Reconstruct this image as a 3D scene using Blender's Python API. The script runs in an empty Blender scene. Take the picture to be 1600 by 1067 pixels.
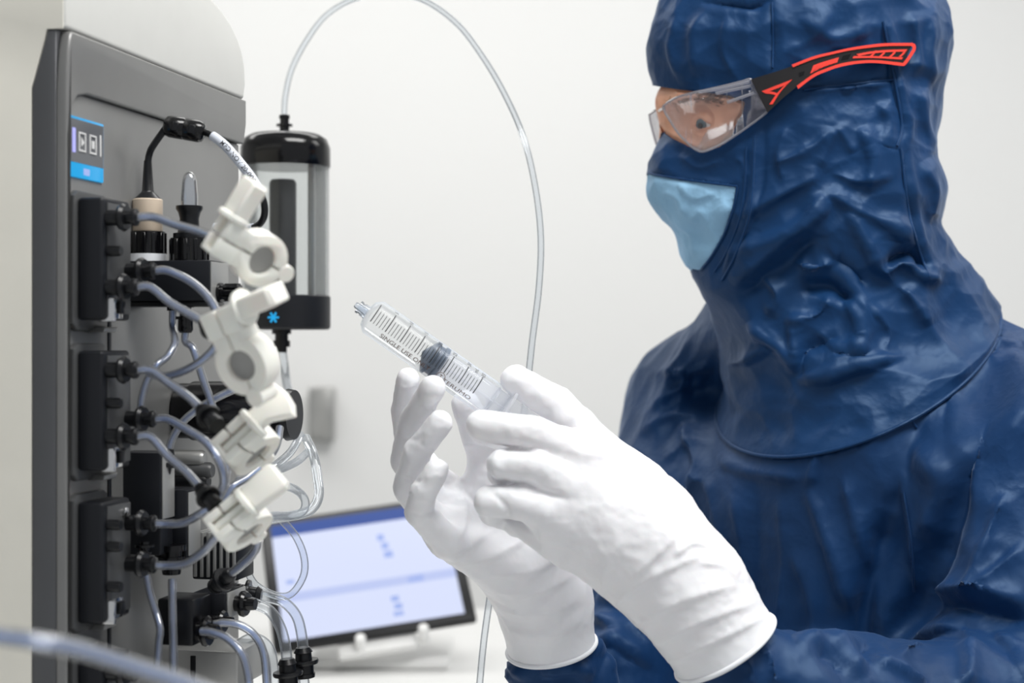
import bpy, bmesh, math, random
import numpy as np
from mathutils import Vector, Matrix, noise
from mathutils.bvhtree import BVHTree
random.seed(7)
rng = np.random.RandomState(7)
scene = bpy.context.scene
COL = scene.collection

# ---------------------------------------------------------------- camera, world, lights, exposure
CZ = 1.35                       # camera height
FPX = 2400.0                    # focal length in pixels of the 1600 x 1067 frame
cam_d = bpy.data.cameras.new('camera')
cam_d.sensor_width = 36.0
cam_d.lens = FPX * 36.0 / 1600.0
cam_d.clip_start = 0.05
cam_d.dof.use_dof = True
cam_d.dof.focus_distance = 1.12
cam_d.dof.aperture_fstop = 5.3
cam = bpy.data.objects.new('camera', cam_d)
cam.location = (0, 0, CZ)
cam.rotation_euler = (math.pi / 2, 0, 0)
COL.objects.link(cam)
scene.camera = cam

world = bpy.data.worlds.new('lab_world')
scene.world = world
world.use_nodes = True
world.node_tree.nodes['Background'].inputs[0].default_value = (0.93, 0.96, 1.0, 1)
world.node_tree.nodes['Background'].inputs[1].default_value = 0.36

def area(name, loc, target, size, size_y, power, color=(1, 1, 1)):
    l = bpy.data.lights.new(name, 'AREA')
    l.shape = 'RECTANGLE'
    l.size, l.size_y, l.energy, l.color = size, size_y, power, color
    o = bpy.data.objects.new(name, l)
    o.location = loc
    d = Vector(target) - Vector(loc)
    o.rotation_euler = d.to_track_quat('-Z', 'Y').to_euler()
    COL.objects.link(o)
    return o
area('ceiling_lamp_front', (0.55, 0.55, 2.66), (0.40, 0.9, 0.0), 1.2, 0.6, 30, (1, 0.99, 0.97))
area('ceiling_lamp_rear', (-0.5, 2.15, 2.66), (-0.5, 2.25, 0.0), 2.4, 0.6, 17, (1, 0.99, 0.97))
area('ceiling_lamp_side', (1.6, 1.7, 2.66), (1.2, 1.6, 0.0), 0.6, 1.8, 12, (1, 0.99, 0.97))

vs = scene.view_settings
vs.view_transform = 'Standard'
vs.look = 'None'
vs.gamma = 1.0
vs.use_curve_mapping = False
vs.exposure = 0.34

# ---------------------------------------------------------------- helpers
def P(x, y, Y):
    return np.array([(x - 800.0) / FPX * Y, Y, CZ - (y - 533.5) / FPX * Y])

def PX(v):
    v = np.asarray(v)
    return 800 + FPX * v[..., 0] / v[..., 1], 533.5 - FPX * (v[..., 2] - CZ) / v[..., 1]

def nodes_of(m):
    nt = m.node_tree
    return nt, nt.nodes, nt.links, nt.nodes['Principled BSDF']

def srgb(r, g, b):
    return tuple(((c / 255.0 + 0.055) / 1.055) ** 2.4 if c > 10 else c / 255.0 / 12.92 for c in (r, g, b))

def mat(name, base, rough=0.5, metal=0.0, bump=0.0, bscale=400.0, var=0.06, vscale=30.0, spec=0.5, coat=0.0, **kw):
    m = bpy.data.materials.new(name)
    m.use_nodes = True
    nt, N, L, b = nodes_of(m)
    b.inputs['Roughness'].default_value = rough
    b.inputs['Metallic'].default_value = metal
    b.inputs['Specular IOR Level'].default_value = spec
    b.inputs['Coat Weight'].default_value = coat
    tc = N.new('ShaderNodeTexCoord')
    nz = N.new('ShaderNodeTexNoise')
    nz.inputs['Scale'].default_value = vscale
    nz.inputs['Detail'].default_value = 4
    L.new(tc.outputs['Object'], nz.inputs['Vector'])
    rmp = N.new('ShaderNodeValToRGB')
    rmp.color_ramp.elements[0].position = 0.3
    rmp.color_ramp.elements[1].position = 0.7
    rmp.color_ramp.elements[0].color = tuple(c * (1 - var) for c in base) + (1,)
    rmp.color_ramp.elements[1].color = tuple(min(1, c * (1 + var)) for c in base) + (1,)
    L.new(nz.outputs['Fac'], rmp.inputs['Fac'])
    L.new(rmp.outputs['Color'], b.inputs['Base Color'])
    if bump > 0:
        n2 = N.new('ShaderNodeTexNoise')
        n2.inputs['Scale'].default_value = bscale
        n2.inputs['Detail'].default_value = 3
        L.new(tc.outputs['Object'], n2.inputs['Vector'])
        bp = N.new('ShaderNodeBump')
        bp.inputs['Strength'].default_value = bump
        bp.inputs['Distance'].default_value = 0.001
        L.new(n2.outputs['Fac'], bp.inputs['Height'])
        L.new(bp.outputs['Normal'], b.inputs['Normal'])
    for k, v in kw.items():
        b.inputs[k.replace('_', ' ')].default_value = v
    return m

def thin_clear(name, tint, edge, gloss=0.12, edge_amt=0.5, rough=0.03, body=0.05):
    """clear plastic wall: mostly transparent, gloss by fresnel, faint body colour that gathers where the wall is seen edge on"""
    m = bpy.data.materials.new(name)
    m.use_nodes = True
    nt = m.node_tree
    N, L = nt.nodes, nt.links
    N.remove(N['Principled BSDF'])
    out = N['Material Output']
    tr = N.new('ShaderNodeBsdfTransparent'); tr.inputs[0].default_value = tint + (1,)
    df = N.new('ShaderNodeBsdfDiffuse'); df.inputs[0].default_value = edge + (1,)
    tl = N.new('ShaderNodeBsdfTranslucent'); tl.inputs[0].default_value = edge + (1,)
    ad = N.new('ShaderNodeMixShader'); ad.inputs[0].default_value = 0.5
    L.new(df.outputs[0], ad.inputs[1]); L.new(tl.outputs[0], ad.inputs[2])
    gl = N.new('ShaderNodeBsdfGlossy'); gl.inputs['Roughness'].default_value = rough
    fr = N.new('ShaderNodeLayerWeight'); fr.inputs[0].default_value = 0.35
    mm = N.new('ShaderNodeMath'); mm.operation = 'MULTIPLY_ADD'
    mm.inputs[1].default_value = edge_amt; mm.inputs[2].default_value = body
    pw = N.new('ShaderNodeMath'); pw.operation = 'POWER'; pw.inputs[1].default_value = 2.0
    L.new(fr.outputs['Facing'], pw.inputs[0]); L.new(pw.outputs[0], mm.inputs[0])
    m1 = N.new('ShaderNodeMixShader'); L.new(mm.outputs[0], m1.inputs[0])
    L.new(tr.outputs[0], m1.inputs[1]); L.new(ad.outputs[0], m1.inputs[2])
    fz = N.new('ShaderNodeFresnel'); fz.inputs[0].default_value = 1.45
    m2 = N.new('ShaderNodeMixShader')
    m3 = N.new('ShaderNodeMath'); m3.operation = 'MULTIPLY_ADD'; m3.inputs[1].default_value = gloss * 5; m3.inputs[2].default_value = 0.0
    L.new(fz.outputs[0], m3.inputs[0]); m3.use_clamp = True
    L.new(m3.outputs[0], m2.inputs[0]); L.new(m1.outputs[0], m2.inputs[1]); L.new(gl.outputs[0], m2.inputs[2])
    L.new(m2.outputs[0], out.inputs[0])
    return m

def fabric(name, base, rough=0.42, grid=0.0, crinkle=0.5, cscale=42.0, sheen=0.3):
    m = bpy.data.materials.new(name)
    m.use_nodes = True
    nt, N, L, b = nodes_of(m)
    b.inputs['Roughness'].default_value = rough
    b.inputs['Specular IOR Level'].default_value = 0.4
    b.inputs['Specular Tint'].default_value = (0.5, 0.72, 1.0, 1)
    b.inputs['Sheen Weight'].default_value = sheen
    b.inputs['Sheen Roughness'].default_value = 0.4
    b.inputs['Sheen Tint'].default_value = (0.5, 0.68, 1.0, 1)
    tc = N.new('ShaderNodeTexCoord')
    nz = N.new('ShaderNodeTexNoise'); nz.inputs['Scale'].default_value = 14; nz.inputs['Detail'].default_value = 5
    L.new(tc.outputs['Object'], nz.inputs['Vector'])
    r = N.new('ShaderNodeValToRGB')
    r.color_ramp.elements[0].position = 0.3; r.color_ramp.elements[1].position = 0.72
    r.color_ramp.elements[0].color = tuple(c * 0.86 for c in base) + (1,)
    r.color_ramp.elements[1].color = tuple(min(1, c * 1.16) for c in base) + (1,)
    L.new(nz.outputs['Fac'], r.inputs['Fac'])
    L.new(r.outputs['Color'], b.inputs['Base Color'])
    # fine crumple: warped ridged noise, two sizes, plus the weave
    wn = N.new('ShaderNodeTexNoise'); wn.inputs['Scale'].default_value = 9; wn.inputs['Detail'].default_value = 2
    L.new(tc.outputs['Object'], wn.inputs['Vector'])
    mx = N.new('ShaderNodeVectorMath'); mx.operation = 'MULTIPLY_ADD'; mx.inputs[1].default_value = (0.06, 0.06, 0.06)
    L.new(wn.outputs['Color'], mx.inputs[0]); L.new(tc.outputs['Object'], mx.inputs[2])
    def ridge(scale):
        t = N.new('ShaderNodeTexVoronoi'); t.feature = 'F1'
        t.inputs['Scale'].default_value = scale
        t.inputs['Detail'].default_value = 1.0
        L.new(mx.outputs[0], t.inputs['Vector'])
        return t
    a = ridge(cscale); c = ridge(cscale * 2.4)
    sm = N.new('ShaderNodeMath'); sm.operation = 'MULTIPLY_ADD'; sm.inputs[1].default_value = 0.4
    L.new(c.outputs[0], sm.inputs[0]); L.new(a.outputs[0], sm.inputs[2])
    w1 = N.new('ShaderNodeTexNoise'); w1.inputs['Scale'].default_value = 1500; w1.inputs['Detail'].default_value = 1
    L.new(tc.outputs['Object'], w1.inputs['Vector'])
    s2 = N.new('ShaderNodeMath'); s2.operation = 'MULTIPLY_ADD'; s2.inputs[1].default_value = 0.05
    L.new(w1.outputs['Fac'], s2.inputs[0]); L.new(sm.outputs[0], s2.inputs[2])
    bp = N.new('ShaderNodeBump'); bp.inputs['Strength'].default_value = crinkle; bp.inputs['Distance'].default_value = 0.003
    L.new(s2.outputs[0], bp.inputs['Height']); L.new(bp.outputs['Normal'], b.inputs['Normal'])
    return m

M = {}
M['wall'] = mat('wall_paint', (0.80, 0.80, 0.79), 0.7, var=0.01, vscale=2)
M['floor'] = mat('floor_vinyl', (0.62, 0.63, 0.63), 0.35, var=0.03)
M['bench'] = mat('bench_laminate', (0.82, 0.82, 0.81), 0.3, var=0.01)
M['cream'] = mat('cream_cabinet_paint', srgb(228, 225, 214), 0.45, var=0.02, bump=0.05, bscale=900)
M['lgrey'] = mat('light_grey_housing', srgb(205, 205, 201), 0.35, var=0.02)
M['panel'] = mat('grey_panel_metal', srgb(128, 128, 127), 0.36, 0.45, var=0.03, bump=0.04, bscale=1500)
M['panel_edge'] = mat('dark_panel_edge', srgb(84, 85, 88), 0.45, 0.3, var=0.03)
M['steel'] = mat('steel_plate', srgb(150, 150, 150), 0.3, 0.85, var=0.03)
M['chrome'] = mat('bright_steel', srgb(215, 215, 215), 0.14, 1.0, var=0.02)
M['black'] = mat('black_plastic', srgb(17, 18, 21), 0.30, var=0.1, bump=0.03, bscale=1500, spec=0.35)
M['blackmat'] = mat('matt_black_plastic', srgb(21, 23, 28), 0.45, var=0.1, spec=0.3)
M['blackgloss'] = mat('gloss_black_plastic', srgb(12, 12, 14), 0.14, var=0.1, spec=0.4)
M['dgrey'] = mat('dark_grey_plastic', srgb(70, 71, 72), 0.4, var=0.05)
M['mgrey'] = mat('mid_grey_metal', srgb(165, 165, 163), 0.35, 0.5, var=0.05)
M['beige'] = mat('beige_connector', srgb(205, 188, 168), 0.4, var=0.03)
M['white_washer'] = mat('white_washer', srgb(225, 228, 232), 0.35)
M['ivory'] = mat('ivory_clamp_plastic', srgb(242, 240, 232), 0.42, var=0.015, Subsurface_Weight=0.08)
M['gasket'] = mat('grey_gasket', srgb(150, 150, 148), 0.6)
M['tube'] = thin_clear('clear_tube', (0.92, 0.95, 1.0), (0.97, 0.98, 1.0), gloss=0.65, edge_amt=0.95, rough=0.12, body=0.10)  # white rim colour stands in for light bent along the tube edges
M['refraction_core'] = thin_clear('painted_refraction', (0.66, 0.77, 0.97), (0.64, 0.74, 0.98), gloss=0.6, edge_amt=0.3, rough=0.15, body=0.36)  # pale blue core colour painted in for the light refracted through the tube
M['tube_thin'] = thin_clear('clear_hose', (0.93, 0.95, 0.97), (0.78, 0.82, 0.86), gloss=0.14, edge_amt=0.75, body=0.08)
M['barrel'] = thin_clear('clear_barrel', (0.985, 0.992, 1.0), (0.80, 0.89, 0.99), gloss=0.05, edge_amt=0.55, body=0.01)
M['rod'] = thin_clear('frosted_plunger', (0.97, 0.975, 0.985), (0.95, 0.96, 0.99), gloss=0.03, edge_amt=0.25, rough=0.25, body=0.35)
M['acrylic'] = thin_clear('clear_cylinder', (0.94, 0.95, 0.95), (0.75, 0.77, 0.78), gloss=0.12, edge_amt=0.6, body=0.04)
M['lens'] = thin_clear('clear_lens', (0.955, 0.955, 0.965), (0.80, 0.80, 0.90), gloss=0.11, edge_amt=0.45, body=0.03)
M['lens_rim'] = thin_clear('lens_rim', (0.92, 0.92, 0.97), (0.95, 0.95, 1.0), gloss=0.35, edge_amt=0.4, body=0.30)
M['stopper'] = mat('grey_rubber', srgb(98, 108, 122), 0.35, var=0.08)
M['ink'] = mat('black_ink', srgb(28, 28, 32), 0.6)
M['ink_brown'] = mat('brown_ink', srgb(96, 70, 60), 0.6)
M['tip'] = thin_clear('clear_tip', (0.93, 0.96, 1.0), (0.90, 0.95, 1.0), gloss=0.2, edge_amt=0.5, body=0.25)
M['glove'] = mat('white_latex', srgb(236, 236, 239), 0.42, var=0.006, vscale=60, bump=0.2, bscale=170, spec=0.4, Subsurface_Weight=0.05)
M['navy'] = fabric('navy_polyester', srgb(11, 45, 86), 0.50, crinkle=0.2, sheen=0.18)
M['navyhood'] = fabric('navy_hood', srgb(8, 46, 87), 0.48, crinkle=0.22, sheen=0.18)
M['maskblue'] = fabric('pale_blue_mask', srgb(140, 182, 212), 0.6, crinkle=0.35, cscale=50, sheen=0.2)
M['skin'] = mat('skin', srgb(222, 164, 134), 0.5, var=0.08, vscale=60, bump=0.1, bscale=600, Subsurface_Weight=0.12)
M['eyewhite'] = mat('eye_white', srgb(225, 220, 215), 0.15)
M['iris'] = mat('iris', srgb(80, 100, 105), 0.15)
M['brow'] = mat('brow_hair', srgb(128, 92, 62), 0.7, var=0.2, vscale=300)
M['red'] = mat('red_rubber', srgb(232, 62, 48), 0.45, var=0.03)
M['templeblack'] = mat('temple_black', srgb(24, 22, 24), 0.35)
M['sleeve_label'] = mat('grey_cable_sleeve', srgb(205, 210, 220), 0.4)
M['boot'] = mat('white_boot', srgb(225, 225, 228), 0.5)
M['stitch'] = mat('blue_stitch', srgb(38, 84, 140), 0.6)

def emis(name, col, s):
    m = bpy.data.materials.new(name); m.use_nodes = True
    nt, N, L, b = nodes_of(m)
    b.inputs['Base Color'].default_value = (0.02, 0.02, 0.02, 1)
    b.inputs['Emission Color'].default_value = col + (1,)
    b.inputs['Emission Strength'].default_value = s
    b.inputs['Specular IOR Level'].default_value = 0.15
    b.inputs['Roughness'].default_value = 0.2
    return m
M['scr'] = emis('screen_lavender', srgb(216, 224, 252), 0.78)
M['scrband'] = emis('screen_band', srgb(188, 200, 242), 0.78)
M['scrblue'] = emis('screen_header_blue', srgb(16, 66, 150), 0.8)
M['scrmark'] = emis('screen_mark_blue', srgb(160, 180, 238), 0.78)
M['dispblue'] = emis('display_cyan', srgb(28, 170, 235), 0.75)
M['displed'] = emis('display_violet', srgb(175, 175, 250), 0.9)
M['dispicon'] = mat('display_icon', srgb(205, 205, 205), 0.4)
M['disp'] = mat('display_glass', srgb(92, 94, 98), 0.25)

WLOC = {}
def link(o, parent, wloc):
    COL.objects.link(o)
    WLOC[o.name] = np.array(wloc, float)
    if parent is not None:
        o.parent = parent
        o.location = tuple(np.array(wloc) - WLOC[parent.name])
    else:
        o.location = tuple(wloc)
    return o

def tag(o, label=None, cat=None, group=None, kind=None):
    if label: o['label'] = label
    if cat: o['category'] = cat
    if group: o['group'] = group
    if kind: o['kind'] = kind
    return o

def thing(name, label, cat, loc, group=None):
    o = bpy.data.objects.new(name, None)
    o.empty_display_size = 0.02
    link(o, None, loc)
    return tag(o, label, cat, group)

def add(name, V, F, m, parent=None, sharp=40, smooth=True, fidx=None):
    V = np.asarray(V, float)
    c = (V.min(0) + V.max(0)) / 2
    me = bpy.data.meshes.new(name)
    me.from_pydata((V - c).tolist(), [], F.tolist() if isinstance(F, np.ndarray) else [tuple(int(i) for i in f) for f in F])
    me.update()
    for mm in (m if isinstance(m, (list, tuple)) else [m]):
        me.materials.append(M[mm] if isinstance(mm, str) else mm)
    if fidx is not None:
        me.polygons.foreach_set('material_index', np.asarray(fidx, dtype=np.int32))
    if smooth:
        me.polygons.foreach_set('use_smooth', [True] * len(me.polygons))
        if sharp: me.set_sharp_from_angle(angle=math.radians(sharp))
    o = bpy.data.objects.new(name, me)
    return link(o, parent, c)

def unit(v):
    v = np.asarray(v, float)
    return v / np.linalg.norm(v)

def frame(axis, hint=(0, 0, 1)):
    a = unit(axis)
    h = np.asarray(hint, float)
    if abs(np.dot(a, unit(h))) > 0.95: h = np.array([1.0, 0, 0])
    x = unit(np.cross(h, a)); y = np.cross(a, x)
    return x, y, a

class G:
    """collects pieces of ONE part"""
    def __init__(s): s.V = []; s.F = []
    def put(s, V, F):
        n = len(s.V); s.V.extend([tuple(v) for v in V]); s.F.extend([tuple(i + n for i in f) for f in F]); return s
    def box(s, o, ax, lo, hi, bev=0.0, seg=2):
        bm = bmesh.new()
        bmesh.ops.create_cube(bm, size=1.0)
        lo = np.array(lo, float); hi = np.array(hi, float)
        for v in bm.verts:
            v.co = Vector([(lo[i] + hi[i]) / 2 + v.co[i] * (hi[i] - lo[i]) for i in range(3)])
        if bev > 0:
            bmesh.ops.bevel(bm, geom=bm.edges[:], offset=bev, segments=seg, profile=0.5, affect='EDGES')
        return s._bm(bm, o, ax)
    def _bm(s, bm, o, ax):
        bm.verts.index_update()
        o = np.array(o, float); A = np.array(ax, float)
        V = [o + A[0] * v.co[0] + A[1] * v.co[1] + A[2] * v.co[2] for v in bm.verts]
        F = [[v.index for v in f.verts] for f in bm.faces]
        if np.linalg.det(A) < 0: F = [f[::-1] for f in F]
        bm.free()
        return s.put(V, F)
    def lathe(s, base, axis, prof, seg=28, caps=True):
        x, y, a = frame(axis)
        base = np.array(base, float)
        V = []; F = []
        for t, r in prof:
            for k in range(seg):
                th = 2 * math.pi * k / seg
                V.append(base + a * t + (x * math.cos(th) + y * math.sin(th)) * r)
        for i in range(len(prof) - 1):
            for k in range(seg):
                k2 = (k + 1) % seg
                F.append((i * seg + k, i * seg + k2, (i + 1) * seg + k2, (i + 1) * seg + k))
        if caps:
            F.append(tuple(range(seg))[::-1]); F.append(tuple((len(prof) - 1) * seg + k for k in range(seg)))
        return s.put(V, F)
    def prism(s, o, ax, poly, t0, t1, bev=0.0, seg=2):
        bm = bmesh.new()
        vs_ = [bm.verts.new((p[0], p[1], t0)) for p in poly]
        f = bm.faces.new(vs_)
        r = bmesh.ops.extrude_face_region(bm, geom=[f])
        for g in r['geom']:
            if isinstance(g, bmesh.types.BMVert): g.co.z = t1
        bmesh.ops.recalc_face_normals(bm, faces=bm.faces[:])
        if bev > 0:
            ed = [e for e in bm.edges if abs(e.verts[0].co.z - e.verts[1].co.z) < 1e-9]
            bmesh.ops.bevel(bm, geom=ed, offset=bev, segments=seg, profile=0.5, affect='EDGES')
        return s._bm(bm, o, ax)
    def tube(s, pts, r, seg=12, caps=True, closed=False):
        pts = np.asarray(pts, float)
        n = len(pts)
        r = np.full(n, r) if np.isscalar(r) else np.asarray(r)
        T = np.gradient(pts, axis=0) if not closed else np.roll(pts, -1, 0) - np.roll(pts, 1, 0)
        T /= np.linalg.norm(T, axis=1)[:, None] + 1e-12
        x, y, a = frame(T[0])
        V = []; F = []
        for i in range(n):
            x = unit(x - T[i] * np.dot(x, T[i])); y = np.cross(T[i], x)
            for k in range(seg):
                th = 2 * math.pi * k / seg
                V.append(pts[i] + (x * math.cos(th) + y * math.sin(th)) * r[i])
        for i in range(n if closed else n - 1):
            i2 = (i + 1) % n
            for k in range(seg):
                k2 = (k + 1) % seg
                F.append((i * seg + k, i * seg + k2, i2 * seg + k2, i2 * seg + k))
        if caps and not closed:
            F.append(tuple(range(seg))[::-1]); F.append(tuple((n - 1) * seg + k for k in range(seg)))
        return s.put(V, F)
    def out(s, name, m, parent=None, sharp=40): return add(name, s.V, s.F, m, parent, sharp)

def spline(pts, n=12):
    """Catmull-Rom through pts (any dimension)"""
    p = np.asarray(pts, float)
    p = np.vstack([2 * p[0] - p[1], p, 2 * p[-1] - p[-2]])
    out = []
    for i in range(1, len(p) - 2):
        a, b, c, d = p[i - 1], p[i], p[i + 1], p[i + 2]
        for k in range(n):
            t = k / n
            out.append(0.5 * (2 * b + (c - a) * t + (2 * a - 5 * b + 4 * c - d) * t * t + (3 * b - a - 3 * c + d) * t ** 3))
    out.append(p[-2])
    return np.array(out)

def pxpath(pts, n=10):
    return spline([P(*p) for p in pts], n)

def text_mesh(s, size, bold=0.006):
    cu = bpy.data.curves.new('t', 'FONT')
    cu.body = s; cu.size = size; cu.align_x = 'CENTER'; cu.align_y = 'CENTER'; cu.resolution_u = 3; cu.offset = size * bold
    o = bpy.data.objects.new('t', cu)
    COL.objects.link(o)
    dg = bpy.context.evaluated_depsgraph_get()
    me = o.evaluated_get(dg).to_mesh()
    V = np.array([v.co[:] for v in me.vertices]); F = [tuple(p.vertices) for p in me.polygons]
    o.evaluated_get(dg).to_mesh_clear()
    bpy.data.objects.remove(o); bpy.data.curves.remove(cu)
    return V, F

# ---- implicit surfaces: distance functions, surface nets, folds
def sd_cap(p, a, b, ra, rb):
    ab = (b - a).astype(np.float32); L2 = float(np.dot(ab, ab)) + 1e-12
    q = p - a.astype(np.float32)
    t = np.clip((q @ ab) / L2, 0, 1)
    d = q - t[..., None] * ab
    return np.sqrt((d * d).sum(-1)) - (ra + t * (rb - ra))

def sd_ell(p, c, R, rad):
    q = (p - c.astype(np.float32)) @ np.asarray(R, np.float32).T
    rad = np.asarray(rad, np.float32)
    k0 = np.sqrt(((q / rad) ** 2).sum(-1)); k1 = np.sqrt(((q / rad ** 2) ** 2).sum(-1)) + 1e-6
    return k0 * (k0 - 1) / k1

def smin(a, b, k):
    h = np.clip(k - np.abs(a - b), 0, None) / k
    return np.minimum(a, b) - h * h * k * 0.25

def smax(a, b, k): return -smin(-a, -b, k)

def nets(f, lo, hi, h, proj=2):
    lo = np.array(lo, np.float32); hi = np.array(hi, np.float32)
    n = np.ceil((hi - lo) / h).astype(int) + 1
    xs = [lo[i] + h * np.arange(n[i], dtype=np.float32) for i in range(3)]
    B = 6
    nb = (n + B - 1) // B
    cs = [lo[i] + h * (B * np.arange(nb[i], dtype=np.float32) + (B - 1) / 2) for i in range(3)]
    g = np.stack(np.meshgrid(*cs, indexing='ij'), -1)
    cv = f(g)
    val = np.repeat(np.repeat(np.repeat(cv, B, 0), B, 1), B, 2).astype(np.float32)
    bl = np.argwhere(np.abs(cv) < h * B * 1.35)
    off = np.stack(np.meshgrid(*[np.arange(B)] * 3, indexing='ij'), -1).reshape(-1, 3)
    for k in range(0, len(bl), 8000):
        ix = (bl[k:k + 8000, None, :] * B + off[None]).reshape(-1, 3)
        val[tuple(ix.T)] = f((lo + h * ix).astype(np.float32))
    val = val[:n[0], :n[1], :n[2]]
    neg = val < 0
    c = neg[:-1, :-1, :-1].astype(np.int8)
    cnt = sum(neg[i:n[0] - 1 + i, j:n[1] - 1 + j, k:n[2] - 1 + k].astype(np.int8) for i in (0, 1) for j in (0, 1) for k in (0, 1))
    act = np.argwhere((cnt > 0) & (cnt < 8))
    idx = -np.ones(n - 1, np.int64)
    idx[tuple(act.T)] = np.arange(len(act))
    acc = np.zeros((len(act), 3), np.float32); num = np.zeros(len(act), np.float32)
    for ax in range(3):
        o1, o2 = [a for a in range(3) if a != ax]
        for i in (0, 1):
            for j in (0, 1):
                A = act.copy(); A[:, o1] += i; A[:, o2] += j
                B = A.copy(); B[:, ax] += 1
                va = val[tuple(A.T)]; vb = val[tuple(B.T)]
                s = (va < 0) != (vb < 0)
                t = np.where(s, va / np.where(s, va - vb, 1), 0)
                pt = A.astype(np.float32); pt[:, ax] += t
                acc[s] += pt[s]; num[s] += 1
    V = lo + h * acc / num[:, None]
    F = []
    for ax in range(3):
        o1, o2 = [(1, 2), (2, 0), (0, 1)][ax]
        sl = [slice(None)] * 3; sl2 = [slice(None)] * 3
        sl[ax] = slice(0, -1); sl2[ax] = slice(1, None)
        s = neg[tuple(sl)] != neg[tuple(sl2)]
        e = np.argwhere(s)
        ok = (e[:, o1] > 0) & (e[:, o2] > 0) & (e[:, o1] < n[o1] - 1) & (e[:, o2] < n[o2] - 1)
        e = e[ok]
        flip = neg[tuple(e.T)]
        def cell(d1, d2):
            q = e.copy(); q[:, o1] -= d1; q[:, o2] -= d2
            return idx[tuple(q.T)]
        q = np.stack([cell(1, 1), cell(0, 1), cell(0, 0), cell(1, 0)], 1)
        q[~flip] = q[~flip][:, ::-1]
        F.append(q)
    F = np.vstack(F)
    for _ in range(proj):
        V = project(f, V, h)
    return V.astype(float), F

def project(f, V, h):
    V = V.astype(np.float32)
    e = np.float32(h * 0.25)
    d = f(V)
    g = np.stack([f(V + np.eye(3, dtype=np.float32)[i] * e) - d for i in range(3)], -1) / e
    g2 = (g * g).sum(-1) + 1e-6
    s = np.clip(d / g2, -h, h)
    return V - g * s[:, None]

def vnormals(V, F):
    F = np.asarray(F)
    a, b, c, d = (V[F[:, i]] for i in range(4))
    n = np.cross(c - a, d - b)
    N = np.zeros_like(V)
    for i in range(4):
        for k in range(3): N[:, k] += np.bincount(F[:, i], n[:, k], len(V))
    return N / (np.linalg.norm(N, axis=1)[:, None] + 1e-12)

def relax(V, F, it=1, lam=0.5):
    F = np.asarray(F)
    for _ in range(it):
        acc = np.zeros_like(V); num = np.zeros(len(V))
        for i in range(4):
            for j in (1, 3):
                q = V[F[:, (i + j) % 4]]
                for k in range(3): acc[:, k] += np.bincount(F[:, i], q[:, k], len(V))
                num += np.bincount(F[:, i], minlength=len(V))
        V = V + lam * (acc / np.maximum(num, 1)[:, None] - V)
    return V

def seg_dist(x, y, poly):
    best = np.full(x.shape, 1e9); side = np.zeros(x.shape); tt = np.zeros(x.shape)
    poly = np.asarray(poly, float)
    Ls = np.r_[0, np.cumsum(np.linalg.norm(np.diff(poly, axis=0), axis=1))]
    for i in range(len(poly) - 1):
        a, b = poly[i], poly[i + 1]
        ab = b - a; l2 = ab @ ab + 1e-9
        t = np.clip(((x - a[0]) * ab[0] + (y - a[1]) * ab[1]) / l2, 0, 1)
        dx = x - a[0] - t * ab[0]; dy = y - a[1] - t * ab[1]
        d = np.hypot(dx, dy)
        m = d < best
        best[m] = d[m]; side[m] = np.sign(ab[0] * dy - ab[1] * dx)[m]
        tt[m] = ((Ls[i] + t * math.sqrt(l2)) / Ls[-1])[m]
    return best, side, tt

def folds(V, F, spec, gate=None):
    """raise / sink folds in cloth. spec: (pixel polyline, width px, height mm, kind) kind r = soft ridge, c = crease (sharp, one side steeper)"""
    N = vnormals(V, F)
    view = V - np.array([0, 0, CZ]); view /= np.linalg.norm(view, axis=1)[:, None]
    face = np.clip(-(N * view).sum(1) * 3.0, 0, 1)
    if gate is not None: face = face * gate
    x, y = PX(V)
    D = np.zeros(len(V))
    for poly, w, hgt, kind in spec:
        pl = spline(poly, 5) if len(poly) > 2 else np.asarray(poly, float)
        mg = 4 * w
        m = (x > pl[:, 0].min() - mg) & (x < pl[:, 0].max() + mg) & (y > pl[:, 1].min() - mg) & (y < pl[:, 1].max() + mg) & (face > 0)
        if not m.any(): continue
        d, s, t = seg_dist(x[m], y[m], pl)
        env = np.clip(np.minimum(t, 1 - t) * 5 + 0.15, 0, 1)
        if kind == 'r': pr = np.exp(-(d / w) ** 2)
        else:
            ww = np.where(s > 0, w * 0.55, w * 1.5)
            dd = np.sqrt(d * d + 2.0) - 1.4
            pr = np.exp(-dd / ww)
        D[m] += hgt * 0.001 * pr * env
    return V + N * (D * face)[:, None]

_GR = rng.normal(size=(4096, 3)); _GR /= np.linalg.norm(_GR, axis=1)[:, None]
def gnoise(p):
    """smooth gradient noise, about -0.7 .. 0.7"""
    i = np.floor(p).astype(np.int64); f = p - i
    u = f * f * f * (f * (f * 6 - 15) + 10)
    out = np.zeros(len(p))
    for dx in (0, 1):
        for dy in (0, 1):
            for dz in (0, 1):
                h = ((i[:, 0] + dx) * 73856093 ^ (i[:, 1] + dy) * 19349663 ^ (i[:, 2] + dz) * 83492791) & 4095
                g = _GR[h]
                d = ((f - np.array([dx, dy, dz])) * g).sum(1)
                w = (u[:, 0] if dx else 1 - u[:, 0]) * (u[:, 1] if dy else 1 - u[:, 1]) * (u[:, 2] if dz else 1 - u[:, 2])
                out += d * w
    return out

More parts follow.
